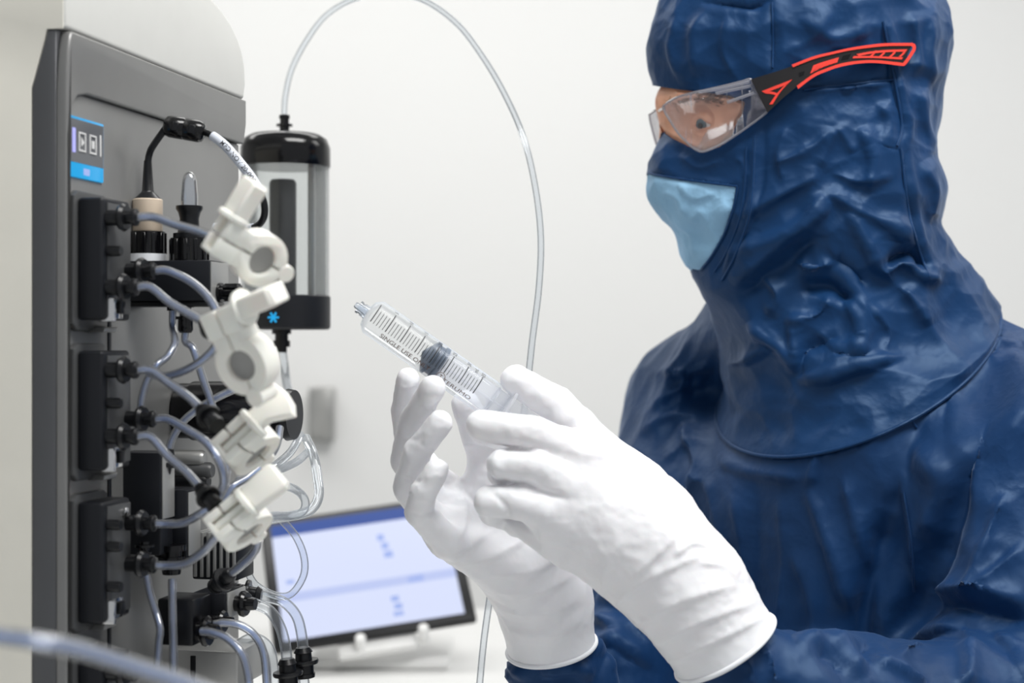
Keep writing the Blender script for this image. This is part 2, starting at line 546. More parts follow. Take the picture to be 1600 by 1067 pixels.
def crumple(V, F, amp, scale, seed=0.0, warp=0.5, gate=None, stretch=(1, 1, .8)):
    """crumpled cloth: sharp-crested ridges between soft hollows"""
    N = vnormals(V, F)
    p = V * scale * np.array(stretch) + seed
    w = np.stack([gnoise(p * .6 + k * 17.3) for k in range(3)], 1) * warp * 1.5
    q = p + w
    r = 1 - 3.2 * np.abs(gnoise(q)); r2 = 1 - 3.2 * np.abs(gnoise(q * 2.3 + 7.7))
    out = r * 0.7 + r2 * 0.3
    if gate is not None: out = out * gate
    return V + N * (out * amp)[:, None]

def worley(p):
    """distance to the nearest of scattered points: flat cells meeting in straight creases"""
    i = np.floor(p).astype(np.int64)
    best = np.full(len(p), 9.0)
    for dx in (-1, 0, 1):
        for dy in (-1, 0, 1):
            for dz in (-1, 0, 1):
                c = i + np.array([dx, dy, dz])
                h = (c[:, 0] * 73856093 ^ c[:, 1] * 19349663 ^ c[:, 2] * 83492791) & 4095
                q = c + 0.5 + 0.42 * _GR[h] - p
                best = np.minimum(best, (q * q).sum(1))
    return np.sqrt(best + 0.01)

def creases(V, F, amp, scale, seed=0.0, warp=0.35, gate=None, stretch=(1, 1, 1), patch=3.0):
    """crumpled cloth: straight sharp creases between shallow dished facets, stronger in some patches than in others"""
    N = vnormals(V, F)
    p = V * scale * np.array(stretch) + seed
    w = np.stack([gnoise(p * .5 + k * 17.3) for k in range(3)], 1) * warp * 1.5
    out = worley(p + w) - 0.44
    out *= np.clip(0.75 + 1.3 * gnoise(V * patch + seed), 0.15, 1.5)
    if gate is not None: out = out * gate
    return V + N * (out * amp)[:, None]

def inside(x, y, poly):
    poly = np.asarray(poly, float); c = np.zeros(x.shape, bool)
    j = len(poly) - 1
    for i in range(len(poly)):
        xi, yi = poly[i]; xj, yj = poly[j]
        cond = ((yi > y) != (yj > y)) & (x < (xj - xi) * (y - yi) / (yj - yi + 1e-12) + xi)
        c ^= cond
        j = i
    return c

# ================================================================ THE ROOM
I3 = np.eye(3)
def struct(name, g, m): return tag(g.out(name, m), kind='structure')
struct('floor', G().box((0, 0, 0), I3, (-3.2, -1.2, -0.05), (3.2, 3.05, 0)), 'floor')
struct('wall_back', G().box((0, 0, 0), I3, (-3.2, 3.05, -0.05), (3.2, 3.15, 2.75)), 'wall')
struct('wall_left', G().box((0, 0, 0), I3, (-3.3, -1.2, -0.05), (-3.2, 3.15, 2.75)), 'wall')
struct('ceiling', G().box((0, 0, 0), I3, (-3.3, -1.2, 2.70), (3.2, 3.15, 2.75)), 'wall')

wsw = thing('wall_switch', 'small grey box mounted on the white wall behind the drum', 'switch box', np.array([P(500, 647, 3.02)[0], 3.03, P(500, 647, 3.02)[2]]))
q0, q1 = P(482, 690, 3.0), P(520, 606, 3.0)
G().box((0, 0, 0), I3, (q0[0], 3.0, q0[2]), (q1[0], 3.0495, q1[2]), 0.004).out('switch_box', 'mgrey', wsw)
G().box((0, 0, 0), I3, (q0[0] + .006, 2.997, q0[2] + .006), (q1[0] - .006, 3.001, q1[2] - .006), 0.001).out('cover_plate', 'mgrey', wsw)

# ---------------------------------------------------------------- bench
BZ = 0.93
bench = thing('lab_bench', 'white laboratory bench under the tablet and the grey machine', 'bench', (-0.6, 1.5, 0))
G().box((0, 0, 0), I3, (-1.35, 0.72, BZ - 0.035), (0.0, 2.42, BZ), 0.004).out('bench_top', 'bench', bench)
G().box((0, 0, 0), I3, (-1.30, 0.80, BZ - 0.11), (-0.05, 2.36, BZ - 0.035), 0.002).out('apron', 'bench', bench)
for lx in (-1.29, -0.12):
    for ly in (0.80, 2.30):
        G().box((0, 0, 0), I3, (lx, ly, 0), (lx + 0.06, ly + 0.06, BZ - 0.11), 0.003).out('leg', 'mgrey', bench)

# ================================================================ THE MACHINE
MO = np.array([-0.2751, 0.95, 0.0])
MD = np.array([0.2139, 0.9769, 0.0])      # along the front panel, going away
MN = np.array([0.9769, -0.2139, 0.0])     # out of the front panel
MZ = np.array([0.0, 0.0, 1.0])
MAX = np.array([MD, MN, MZ])
def MP(u, w, z): return MO + MD * u + MN * w + MZ * z
def on(x, y, w):
    """u, z of the point seen at pixel x, y that lies w in front of the panel"""
    r = np.array([(x - 800) / FPX, 1.0, -(y - 533.5) / FPX])
    t = (MO @ MN + w) / (r @ MN)
    p = r * t + np.array([0, 0, CZ])
    return float((p - MO) @ MD), float(p[2])
def mbox(g, u0, u1, w0, w1, z0, z1, bev=0.0015, seg=2): return g.box(MO, MAX, (u0, w0, z0), (u1, w1, z1), bev, seg)
ZT = on(108, 48, 0.0)[1]
mach = thing('filtration_machine', 'grey and cream laboratory machine with black valve modules on its dark front panel', 'machine', MP(0.14, -0.12, BZ))
# cabinet behind the panel and the light housing above it
WZ = np.array([MN, MZ, -MD])
G().prism(MO, WZ, [(-0.34, BZ), (-0.0205, BZ), (-0.0205, ZT - 0.036), (-0.0100, ZT - 0.0004), (-0.34, ZT - 0.0004)], -0.278, 0.006, 0.0010).out('cabinet', 'cream', mach)
prof = [(-0.006, ZT + 0.0004), (0.281, ZT + 0.0004), (0.285, ZT + 0.012), (0.284, ZT + 0.024), (0.279, ZT + 0.036), (0.270, ZT + 0.046), (0.256, ZT + 0.055), (0.238, ZT + 0.062), (0.21, ZT + 0.069), (0.16, ZT + 0.076), (-0.006, ZT + 0.086)]
UZ = np.array([MD, MZ, MN])
G().prism(MO, UZ, prof, -0.34, 0.0015, 0.003, 3).out('top_housing', 'lgrey', mach)
G().prism(MO, WZ, [(-0.34, BZ), (-0.0205, BZ), (-0.0205, ZT - 0.036), (-0.0100, ZT - 0.0004), (0.0010, ZT - 0.0004), (0.0010, ZT + 0.085), (-0.34, ZT + 0.085)], 0.0061, 0.0072, 0.0004).out('side_cover', 'cream', mach)
# dark panel: slab, proud rim along the top and down the near edge, recessed field
ZB = BZ + 0.012
G().prism(MO, WZ, [(-0.0202, ZB), (-0.004, ZB), (-0.004, ZT - 0.0008), (-0.0095, ZT - 0.0008), (-0.0202, ZT - 0.036)], -0.280, 0.0065, 0.0006).out('panel_body', 'panel_edge', mach)
arc = [(-0.0068 + 0.0075 * (1 - math.cos(a)), ZT - 0.045 + 0.0442 * math.sin(a)) for a in np.linspace(0, math.pi / 2, 7)]
band = [(-0.0068, ZB), (-0.0042, ZB), (-0.0042, ZT - 0.066), (-0.003, ZT - 0.054), (0.001, ZT - 0.045), (0.008, ZT - 0.0395), (0.020, ZT - 0.037), (0.276, ZT - 0.036), (0.281, ZT - 0.02), (0.281, ZT - 0.0008)] + arc[::-1]
G().prism(MO, UZ, band, -0.004, 0.0035, 0.0016, 3).out('panel_rim', 'panel', mach)
mbox(G(), -0.0045, 0.274, -0.0041, 0.0, ZB, ZT - 0.037, 0.0008).out('front_panel', 'panel', mach)
mbox(G(), 0.0525, 0.0565, -0.003, 0.0012, ZB, on(232, 470, 0)[1], 0.0004).out('panel_seam', 'blackmat', mach)

# display label
du0, dz0 = on(105, 178, 0.001); du1, dz1 = on(161, 283, 0.001)
dz1 = on(105, 274, 0.001)[1]
disp = mbox(G(), du0, du1, 0.0, 0.0016, dz1, dz0, 0.0007).out('display', 'dispblue', mach)
def dbox(name, a, b, c, d, m, lift=0.0):
    W = du1 - du0; H = dz0 - dz1
    return mbox(G(), du0 + W * a, du0 + W * b, 0.0016, 0.0020 + lift, dz0 - H * d, dz0 - H * c, 0.0001, 1).out(name, m, disp)
dbox('display_glass', 0.03, 0.97, 0.045, 0.76, 'disp')
dbox('status_bar', 0.10, 0.175, 0.20, 0.60, 'displed', 0.0004)
dbox('end_bar', 0.86, 0.895, 0.21, 0.575, 'dispicon', 0.0004)
def icon(cx, sym):
    W = du1 - du0; H = dz0 - dz1
    g = G()
    def q(a, b, c, d): mbox(g, du0 + W * a, du0 + W * b, 0.0016, 0.0026, dz0 - H * d, dz0 - H * c, 0.0001, 1)
    h = 0.095; t = 0.022
    q(cx - h, cx + h, 0.245, 0.275); q(cx - h, cx + h, 0.535, 0.565)
    q(cx - h, cx - h + t, 0.275, 0.535); q(cx + h - t, cx + h, 0.275, 0.535)
    if sym == 'play':
        pts = [(du0 + W * (cx - 0.03), dz0 - H * 0.33), (du0 + W * (cx - 0.03), dz0 - H * 0.48), (du0 + W * (cx + 0.055), dz0 - H * 0.405)]
        g.prism(MO, np.array([MD, MZ, MN]), pts, 0.0016, 0.0026)
    else: q(cx - 0.035, cx + 0.035, 0.34, 0.475)
    g.out('start_icon' if sym == 'play' else 'stop_icon', 'dispicon', disp)
icon(0.36, 'play'); icon(0.66, 'stop')
dbox('band_mark', 0.42, 0.58, 0.83, 0.94, 'scrmark')

# ---- valve modules
def port_shape(g, u, z, w0, L, r=0.0050, barb=True):
    b = MP(u, w0, z)
    k = L / 0.024
    pr = [(0, r), (0.010 * k, r), (0.010 * k, r * 1.55), (0.0125 * k, r * 1.75), (0.015 * k, r * 1.5), (0.015 * k, r * 0.82), (0.020 * k, r * 0.82), (0.020 * k, r * 1.08), (0.0225 * k, r * 1.08), (0.024 * k, r * 0.75)]
    if not barb: pr = [(0, r), (L * 0.8, r), (L, r * 0.85)]
    return g.lathe(b, MN, pr, 20)
MW0, MW1, MU0, MU1 = 0.0045, 0.0215, 0.0042, 0.042
PT = {}
def module(yt, yb, ports, tag_):
    zt = on(119, yt, MW0)[1]; zb = on(119, yb, MW0)[1]
    g = mbox(G(), MU0, MU1, MW0, MW1, zb, zt, 0.0022, 3)
    body = g.out('valve_module', 'blackmat', mach)
    # stepped mounting plate behind it
    pl = [(-0.0004 + MU0 - 0.004, zb - 0.002), (MU0 + 0.001, zb - 0.0065), (MU1 - 0.002, zb - 0.0065), (MU1 + 0.003, zb - 0.002), (MU1 + 0.003, zt + 0.002), (MU1 - 0.002, zt + 0.0045), (MU0 + 0.001, zt + 0.0045), (MU0 - 0.0035, zt + 0.001)]
    G().prism(MO, np.array([MD, MZ, MN]), pl, 0.0002, 0.0044, 0.0012).out('mounting_plate', 'dgrey', body)
    # grey face plate
    mbox(G(), MU0 + 0.006, MU1 - 0.001, MW1 - 0.0006, MW1 + 0.0008, zb + 0.004, zt - 0.003, 0.0004).out('face_plate', 'dgrey', body)
    # screws, latch
    for zz in (zt - 0.0085,):
        G().lathe(MP(MU1 - 0.010, MW1 + 0.0004, zz), MN, [(0, 0.003), (0.0022, 0.003), (0.0028, 0.0022)], 14).out('screw', 'chrome', body)
    lz = zb + 0.004
    g = G()
    mbox(g, 0.010, 0.0135, MW0 + 0.010, MW1 + 0.005, lz - 0.005, lz + 0.010, 0.0012)
    mbox(g, 0.0135, 0.028, MW1 + 0.0002, MW1 + 0.002, lz - 0.003, lz + 0.010, 0.0007)
    g.out('latch', 'chrome', body)
    g = G(); mbox(g, 0.017, 0.024, MW1 + 0.002, MW1 + 0.006, lz + 0.0, lz + 0.008, 0.001); g.out('latch_button', 'black', body)
    G().prism(MO, np.array([MD, MZ, MN]), [(0.024, zb - 0.0075), (0.041, zb - 0.0075), (0.044, zb - 0.004), (0.041, zb - 0.0045), (0.026, zb - 0.0045)], 0.001, 0.012, 0.0006).out('latch_hook', 'mgrey', body)
    for i, (col, y, kind) in enumerate(ports):
        u = {'n': 0.0115, 'f': 0.0365}[col]
        xpx = PX(MP(u, MW1, 1.3))[0]
        z = on(xpx, y, MW1 + 0.01)[1]
        if kind == 'stub':
            port_shape(G(), u, z, MW1, 0.009, 0.0034, False).out('blind_port', 'black', body)
        else:
            port_shape(G(), u, z, MW1, 0.0205, 0.0050).out('port', 'black', body)
            PT[(tag_, i)] = MP(u, MW1 + 0.0185, z)
    return body
module(308, 500, [('n', 336, 'p'), ('n', 389, 'stub'), ('f', 421, 'p'), ('n', 447, 'p')], 'a')
module(548, 736, [('n', 579, 'p'), ('n', 632, 'stub'), ('f', 657, 'p'), ('n', 685, 'p')], 'b')
module(785, 975, [('n', 826, 'stub'), ('f', 823, 'p'), ('n', 861, 'stub'), ('f', 889, 'p'), ('n', 925, 'stub')], 'c')
module(1030, 1215, [('n', 1062, 'p'), ('n', 1110, 'stub')], 'd')

# ---- manifold block with the two sensor seats, set on the panel
mu0, mzt = on(207, 405, 0.004); mzb = on(207, 469, 0.004)[1]
UB = 0.078
def atU(x, y, u):
    """w, z of what is seen at pixel x, y in the plane u"""
    r = np.array([(x - 800) / FPX, 1.0, -(y - 533.5) / FPX])
    t = (MO @ MD + u) / (r @ MD)
    p = r * t + np.array([0, 0, CZ])
    return float((p - MO) @ MN), float(p[2])
bw1, bzt = atU(327, 406, UB); _, bzb = atU(327, 470, UB)
blk = mbox(G(), UB, UB + 0.030, 0.0005, bw1, bzb, bzt, 0.0012).out('manifold_block', 'blackmat', mach)
mbox(G(), UB + 0.001, UB + 0.029, bw1, bw1 + 0.0015, bzb + 0.001, bzt - 0.001, 0.0005).out('end_plate', 'mgrey', blk)
mbox(G(), UB + 0.002, UB + 0.028, 0.002, bw1 - 0.001, bzb - 0.0035, bzb - 0.0002, 0.0008).out('lower_rail', 'black', blk)
# knurled valve knob at its end
g = G()
kw, kz = atU(345, 457, UB + 0.013)
kb = MP(UB + 0.013, bw1 + 0.0015, kz)
g.lathe(kb, MN, [(0, 0.0065), (0.002, 0.0065), (0.002, 0.0045), (0.004, 0.0045)], 20)
for k in range(8):
    a = 2 * math.pi * k / 8
    dz = MD * math.cos(a) + MZ * math.sin(a)
    ty = np.cross(MN, dz)
    g.box(kb + dz * 0.0042, np.array([MN, dz, ty]), (0.004, -0.002, -0.0014), (0.0150, 0.0018, 0.0014), 0.0004, 1)
g.lathe(kb, MN, [(0.004, 0.0044), (0.0150, 0.0044), (0.0150, 0.0030), (0.0185, 0.0030)], 20)
g.out('valve_knob', 'blackgloss', blk)
# sensor seats: washer + ribbed nut
def nut(base, axis, r, h, m='black'):
    g = G().lathe(base, axis, [(0, r), (h, r), (h, r * 0.8)], 28)
    x, y, a = frame(axis)
    for k in range(12):
        th = 2 * math.pi * k / 12
        d = x * math.cos(th) + y * math.sin(th); t = np.cross(a, d)
        g.box(np.array(base) + d * r, np.array([a, d, t]), (0.0004, -0.001, -0.0012), (h - 0.0008, 0.0010, 0.0012), 0.0003, 1)
    return g
s1w = atU(231, 400, UB + 0.015)[0]; s2w = atU(296, 400, UB + 0.015)[0]
S1 = MP(UB + 0.015, s1w, bzt); S2 = MP(UB + 0.015, s2w, bzt)
sc = S1[1] / FPX
G().lathe(S1, MZ, [(0, 0.0128), (0.0052, 0.0128), (0.0052, 0.006)], 30).out('seat_washer', 'white_washer', blk)
nut(S1 + MZ * 0.0052, MZ, 0.0120, 0.0150).out('lock_nut', 'blackgloss', blk)
nut(S2, MZ, 0.0125, 0.0155).out('lock_nut', 'blackgloss', blk)

# ---- further units on the panel
def unit_box(name, m, x0, x1, y0, y1, u, depth, bev=0.0015, parent=None):
    w0, z1 = atU(x0, y0, u); w1, _ = atU(x1, y0, u); _, z0 = atU(x0, y1, u)
    return mbox(G(), u, u + depth, w0, w1, z0, z1, bev).out(name, m, parent or mach), (w0, w1, z0, z1)
pb, (w0, w1, z0, z1) = unit_box('pump_unit', 'blackmat', 184, 251, 706, 866, 0.075, 0.02)
mbox(G(), 0.0765, 0.0945, w1, w1 + 0.001, z0 + 0.024, z1 - 0.002, 0.0003).out('end_label', 'mgrey', pb)
pb2, (w0, w1, z0, z1) = unit_box('pump_unit', 'blackmat', 240, 292, 764, 872, 0.098, 0.022)
mbox(G(), 0.0995, 0.1185, w1, w1 + 0.001, z0 + 0.002, z1 - 0.002, 0.0003).out('end_label', 'mgrey', pb2)
# rotor housing: a big black drum with a grey cover further back
dw, dz_ = atU(322, 642, 0.165); dw2, _ = atU(410, 642, 0.165)
drum = G().lathe(MP(0.165, 0.001, dz_), MN, [(0, 0.020), (0.010, 0.020), (0.010, 0.0215), (dw2 - 0.004, 0.0215), (dw2, 0.019)], 36).out('rotor_drum', 'blackgloss', mach)
cw, cz_ = atU(452, 648, 0.185); cw0, _ = atU(432, 648, 0.185)
G().lathe(MP(0.185, cw0 - 0.01, cz_), MN, [(0, 0.013), (0.006, 0.013), (0.006, 0.0185), (0.013, 0.0185), (0.013, 0.0155), (0.019, 0.0155), (0.019, 0.019), (0.024, 0.018)], 30).out('rotor_collar', 'black', drum)
# heater channels / fins seen between the tubes
for k, (x, y, m_) in enumerate([(300, 716, 'mgrey'), (312, 735, 'dgrey'), (306, 752, 'black')]):
    w_, z_ = atU(x, y, 0.15)
    G().lathe(MP(0.15, 0.0, z_), MN, [(0, 0.006), (w_ + 0.008, 0.006), (w_ + 0.010, 0.0045)], 18).out('support_pin', m_, mach)
fl, (w0, w1, z0, z1) = unit_box('cooling_block', 'blackmat', 300, 372, 838, 905, 0.14, 0.03)
for k in range(7):
    wz = w0 + (w1 - w0) * (0.05 + 0.14 * k)
    mbox(G(), 0.1385, 0.1715, wz, wz + 0.0022, z0 + 0.002, z1 + 0.003, 0.0003).out('fin', 'mgrey', fl)
# lower valve body with fittings
lb, (w0, w1, z0, z1) = unit_box('lower_valve', 'black', 245, 302, 935, 1008, 0.082, 0.03, 0.002)
lb2, (w0b, w1b, z0b, z1b) = unit_box('lower_valve', 'blackmat', 300, 352, 925, 965, 0.115, 0.034, 0.0015)
mbox(G(), 0.117, 0.148, w1b, w1b + 0.0015, z0b, z1b, 0.0004).out('end_plate', 'mgrey', lb2)
def fitting(g, p, axis, r=0.0048, L=0.016, flip=False):
    pr = [(0, r * 1.1), (L * .35, r * 1.1), (L * .35, r * 1.75), (L * .5, r * 1.85), (L * .62, r * 1.6), (L * .62, r * .95), (L, r * .8)]
    return g.lathe(p, axis, pr, 18)
w_, z_ = atU(300, 985, 0.09)
fitting(G(), MP(0.09, w1, z_), MN, 0.0058, 0.014).out('fitting', 'blackgloss', lb)
w_, z_ = atU(352, 942, 0.13)
fitting(G(), MP(0.13, w1b, z_), MN, 0.005, 0.016).out('fitting', 'blackgloss', lb2)
w_, z_ = atU(325, 973, 0.10)
fitting(G(), MP(0.106, w1 + 0.004, z_), MN, 0.0042, 0.014).out('fitting', 'blackgloss', lb)
# horizontal ledge at the bottom
lg, (w0, w1, z0, z1) = unit_box('lower_ledge', 'mgrey', 180, 372, 1010, 1067, 0.15, 0.05, 0.002)
mbox(G(), 0.149, 0.1505, w0 + (w1 - w0) * .62, w0 + (w1 - w0) * .66, z0, z1 - 0.004, 0.0002).out('ledge_slot', 'black', lg)
# connectors under the manifold
c1w, c1z = atU(290, 475, UB + 0.012)
g = G().lathe(MP(UB + 0.012, c1w, bzb), -MZ, [(0, 0.0058), (0.004, 0.0058), (0.004, 0.0040), (0.010, 0.0040), (0.010, 0.0066), (0.012, 0.0066), (0.012, 0.0050), (0.019, 0.0052), (0.021, 0.004)], 20)
g.out('outlet_fitting', 'blackgloss', blk)
c2w, c2z = atU(270, 475, UB + 0.018)
G().lathe(MP(UB + 0.018, c2w, bzb), -MZ, [(0, 0.004), (0.006, 0.004), (0.006, 0.0032)], 16).out('outlet_fitting', 'blackgloss', blk)
# fittings between module c ports and the lower tubes
w_, z_ = atU(226, 846, 0.05); w2_, z2_ = atU(268, 892, 0.09)
G().lathe(MP(0.05, w_, z_), -MZ, [(0, 0.0028), (0.002, 0.0028), (0.002, 0.0062), (0.0035, 0.0062), (0.0035, 0.003), (0.0065, 0.003), (0.0065, 0.0045), (0.008, 0.0045), (0.008, 0.003), (0.011, 0.003)], 18).out('needle_valve', 'blackgloss', mach)
G().lathe(MP(0.09, w2_, z_ - 0.007), -MZ, [(0, 0.010), (0.004, 0.010), (0.004, 0.007), (0.008, 0.007), (0.008, 0.009), (0.011, 0.009), (0.011, 0.0055), (0.017, 0.0055), (0.017, 0.0066), (0.020, 0.006)], 20).out('drop_fitting', 'blackgloss', mach)

# ================================================================ SENSOR WITH CABLE (stands in the first seat)
sens = thing('cable_sensor', 'beige barrel sensor with black boot, cable and snap-on ferrite core', 'sensor', S1 + MZ * 0.02)
b0 = S1 + MZ * 0.0202
k_ = S1[1] / FPX
G().lathe(b0, MZ, [(0, 0.0094), (0.0008, 0.0100), (0.0215, 0.0100), (0.0222, 0.0094)], 30).out('sensor_barrel', 'beige', sens)
G().lathe(b0 + MZ * 0.0222, MZ, [(0, 0.0093), (0.003, 0.0062), (0.0045, 0.0045), (0.0055, 0.0040), (0.026, 0.0026)], 24).out('strain_relief', 'black', sens)
YS = S1[1]
top = b0 + MZ * 0.046
tx, ty = PX(top)
ca = spline([top, P(tx + 2, ty - 14, YS), P(tx + 8, ty - 28, YS - 0.002), P(259, 200, YS - 0.004)], 8)
G().tube(ca, 0.0024, 12).out('cable', 'black', sens)
fa, fb = P(257, 196, YS - 0.004), P(320, 207, YS - 0.004)
fl_ = np.linalg.norm(fb - fa)
ferr = G().lathe(fa, fb - fa, [(0, 0.0045), (0.0015, 0.0066), (0.004, 0.0074), (fl_ * .5 - .0006, 0.0074), (fl_ * .5, 0.0070), (fl_ * .5 + .0006, 0.0074), (fl_ - 0.004, 0.0074), (fl_ - 0.0015, 0.0066), (fl_, 0.0045)], 26).out('ferrite_core', 'blackgloss', sens)
x_, y_, a_ = frame(fb - fa)
for t in (0.25, 0.66):
    G().box(fa + a_ * fl_ * t - y_ * 0.0 , np.array([a_, np.array([0, -1, 0]), np.cross(a_, np.array([0, -1, 0]))]), (0, 0.0066, -0.003), (0.004, 0.0080, 0.003), 0.0004, 1).out('clip', 'black', ferr)
cb = spline([P(318, 206, YS - .004), P(330, 211, YS - .006), P(352, 228, YS - .010), P(378, 258, YS - .016), P(398, 285, YS - .02), P(412, 315, YS - .02), P(412, 340, YS - .016), P(398, 355, YS - .006), P(372, 356, YS), P(335, 355, YS + .006)], 10)
G().tube(cb[:12], 0.0023, 12).out('cable', 'black', sens)
sl = G().tube(cb[11:46], 0.0032, 14).out('cable_sleeve', 'sleeve_label', sens)
G().tube(cb[45:72], 0.0024, 12).out('cable', 'black', sens)
G().tube(cb[71:], 0.0030, 12).out('cable_sleeve', 'sleeve_label', sens)
# print along the sleeve
V, F = text_mesh('MFD NOV 20-00011', 0.0047)
Ls = np.r_[0, np.cumsum(np.linalg.norm(np.diff(cb, axis=0), axis=1))]
s_mid = (Ls[18] + Ls[44]) / 2
span = V[:, 0].max() - V[:, 0].min(); kx = (Ls[43] - Ls[18]) / span
W_ = []
for v in V:
    s = s_mid + v[0] * kx
    c = np.array([np.interp(s, Ls, cb[:, i]) for i in range(3)])
    T = unit(np.array([np.interp(s + .001, Ls, cb[:, i]) for i in range(3)]) - c)
    tow = unit(np.array([0, 0, CZ]) - c); tow = unit(tow - T * np.dot(tow, T)); upv = np.cross(tow, T)
    ang = v[1] / 0.0033
    W_.append(c + (tow * math.cos(ang) + upv * math.sin(ang)) * 0.00335)
add('sleeve_print', W_, F, 'ink', sl, None, False)

# second seat: flared black socket with a clear dead-end tube
prb = thing('sight_tube', 'upright clear tube with rounded tip in a flared black socket', 'tube', S2 + MZ * 0.0155)
sb = S2 + MZ * 0.0157
G().lathe(sb, MZ, [(0, 0.0108), (0.003, 0.0108), (0.0035, 0.0080), (0.007, 0.0068), (0.013, 0.0064), (0.017, 0.0074), (0.0195, 0.0090), (0.0215, 0.0090), (0.0215, 0.0062)], 28).out('socket', 'black', prb)
hh = 0.0265
G().lathe(sb + MZ * 0.0175, MZ, [(0, 0.0056), (0.010, 0.0056), (hh - 0.006, 0.0048), (hh - 0.002, 0.0038), (hh, 0.0022), (hh + 0.0008, 0.0004)], 24).out('clear_tube', 'tube', prb)

# ================================================================ RESERVOIR behind the machine
YR = 1.42
res = thing('reservoir_cylinder', 'clear cylinder with black cap and black base beside the grey machine', 'reservoir', P(446, 515, YR))
def rz(y): return CZ - (y - 533.5) / FPX * YR
kR = YR / FPX
RB = P(446, 515, YR)
rr = 70 * kR
G().lathe(np.array([RB[0], YR, rz(262)]), MZ, [(0, rr * .98), (0.001, rr), (0.018, rr), (0.026, rr * .93), (0.030, rr * .78), (0.032, rr * .3)], 44).out('cap', 'blackgloss', res)
G().lathe(np.array([RB[0] - 1.5 * kR, YR, rz(212)]), MZ, [(0, 0.0072), (0.004, 0.0072), (0.004, 0.0045), (0.0085, 0.0045), (0.0085, 0.0075), (0.0105, 0.0075), (0.0105, 0.0042), (0.016, 0.0042), (0.016, 0.0052), (0.019, 0.0048)], 22).out('hose_nozzle', 'blackgloss', res)
cyl = G().lathe(np.array([RB[0], YR, rz(464)]), MZ, [(0, rr * .97), (rz(262) - rz(464), rr * .97)], 48, False)
cyl.out('clear_cylinder', 'acrylic', res)
G().lathe(np.array([RB[0], YR, rz(464)]), MZ, [(0, rr * .90), (rz(262) - rz(464), rr * .90)], 48, False).out('inner_wall', 'acrylic', res)
G().lathe(np.array([RB[0] - 4 * kR, YR, rz(464)]), MZ, [(0, 21 * kR), (rz(281) - rz(464) - 0.003, 21 * kR), (rz(281) - rz(464), 18 * kR)], 28).out('inner_column', 'blackmat', res)
G().lathe(np.array([RB[0] + 40 * kR, YR, rz(464)]), MZ, [(0, 5 * kR), (rz(262) - rz(464), 5 * kR)], 14).out('tie_rod', 'mgrey', res)
G().lathe(np.array([RB[0], YR, rz(515)]), MZ, [(0, rr * .95), (0.002, rr), (rz(464) - rz(515), rr), (rz(462) - rz(515), rr * .97)], 44).out('base', 'blackmat', res)
g = G()
for k in range(3):
    a = math.pi * k / 3
    o_ = np.array([RB[0] - 8 * kR, YR - rr - 0.0003, rz(497)])
    g.box(o_, np.array([[math.cos(a), 0, math.sin(a)], [0, 1, 0], [-math.sin(a), 0, math.cos(a)]]), (-0.005, -0.0003, -0.0009), (0.005, 0.0006, 0.0009))
g.out('blue_mark', 'dispblue', res)
G().lathe(np.array([RB[0] - 6 * kR, YR, rz(515)]), -MZ, [(0, 0.009), (0.004, 0.009), (0.004, 0.0062), (0.010, 0.0062), (0.010, 0.008), (0.016, 0.008), (0.016, 0.005), (0.021, 0.005)], 20).out('outlet', 'black', res)
# arm that carries the reservoir on the machine
cw = (np.array([RB[0], YR, rz(240)]) - MO)
G().box((0, 0, 0), I3, (RB[0] - 0.12, YR - 0.012, rz(505)), (RB[0] - rr * .9, YR + 0.012, rz(475)), 0.002).out('bracket', 'dgrey', res)

# ================================================================ TABLET
tab = thing('tablet_computer', 'black framed tablet on a white stand showing a pale blue lit screen', 'tablet', P(600, 1010, 1.95))
TLp, TRp, BLp = P(405, 815, 2.06), P(702, 772, 2.10), P(452, 1012, 1.92)
ex = unit(TRp - TLp); ey = BLp - TLp; ey = unit(ey - ex * np.dot(ey, ex)); ez = np.cross(ey, ex)
if ez[1] > 0: ez = -ez
TW = np.linalg.norm(TRp - TLp); TH = np.linalg.norm(BLp - TLp) * 1.0
TAX = np.array([ex, ey, ez])
G().box(TLp, TAX, (0, 0, -0.012), (TW, TH, 0), 0.004, 3).out('tablet_body', 'black', tab)
scr = G().box(TLp, TAX, (TW * .055, TH * .055, 0), (TW * .945, TH * .945, 0.0006)).out('screen', 'scr', tab)
def sbox(name, a, b, c, d, m): return G().box(TLp, TAX, (TW * a, TH * c, 0.0006), (TW * b, TH * d, 0.0009)).out(name, m, scr)
sbox('header_bar', .055, .945, .055, .15, 'scrblue')
sbox('divider_band', .055, .945, .60, .665, 'scrband')
for (a, b, c, d) in [(.70, .78, .605, .66), (.585, .62, .25, .30), (.60, .635, .32, .37), (.605, .65, .39, .44), (.60, .64, .74, .78), (.61, .65, .80, .84), (.60, .65, .86, .89), (.10, .14, .50, .53)]:
    sbox('screen_mark', a, b, c, d, 'scrmark')
# kickstand and two round pegs under the tablet
bm_ = TLp + ey * TH + ex * TW * .5
G().box((0, 0, 0), I3, (bm_[0] - 0.09, bm_[1] + 0.03, BZ), (bm_[0] + 0.09, bm_[1] + 0.20, BZ + 0.012), 0.004).out('stand_foot', 'bench', tab)
G().box(bm_ - ey * TH * .55, TAX, (-0.05, -TH * .2, -0.028), (0.05, TH * .62, -0.0125), 0.004).out('stand_back', 'bench', tab)
for f_ in (.42, .73):
    p_ = TLp + ex * TW * f_ + ey * (TH + 0.004)
    G().lathe(p_ + ez * -0.02, ez, [(0, 0.007), (0.024, 0.007), (0.027, 0.005)], 20).out('stand_peg', 'bench', tab)

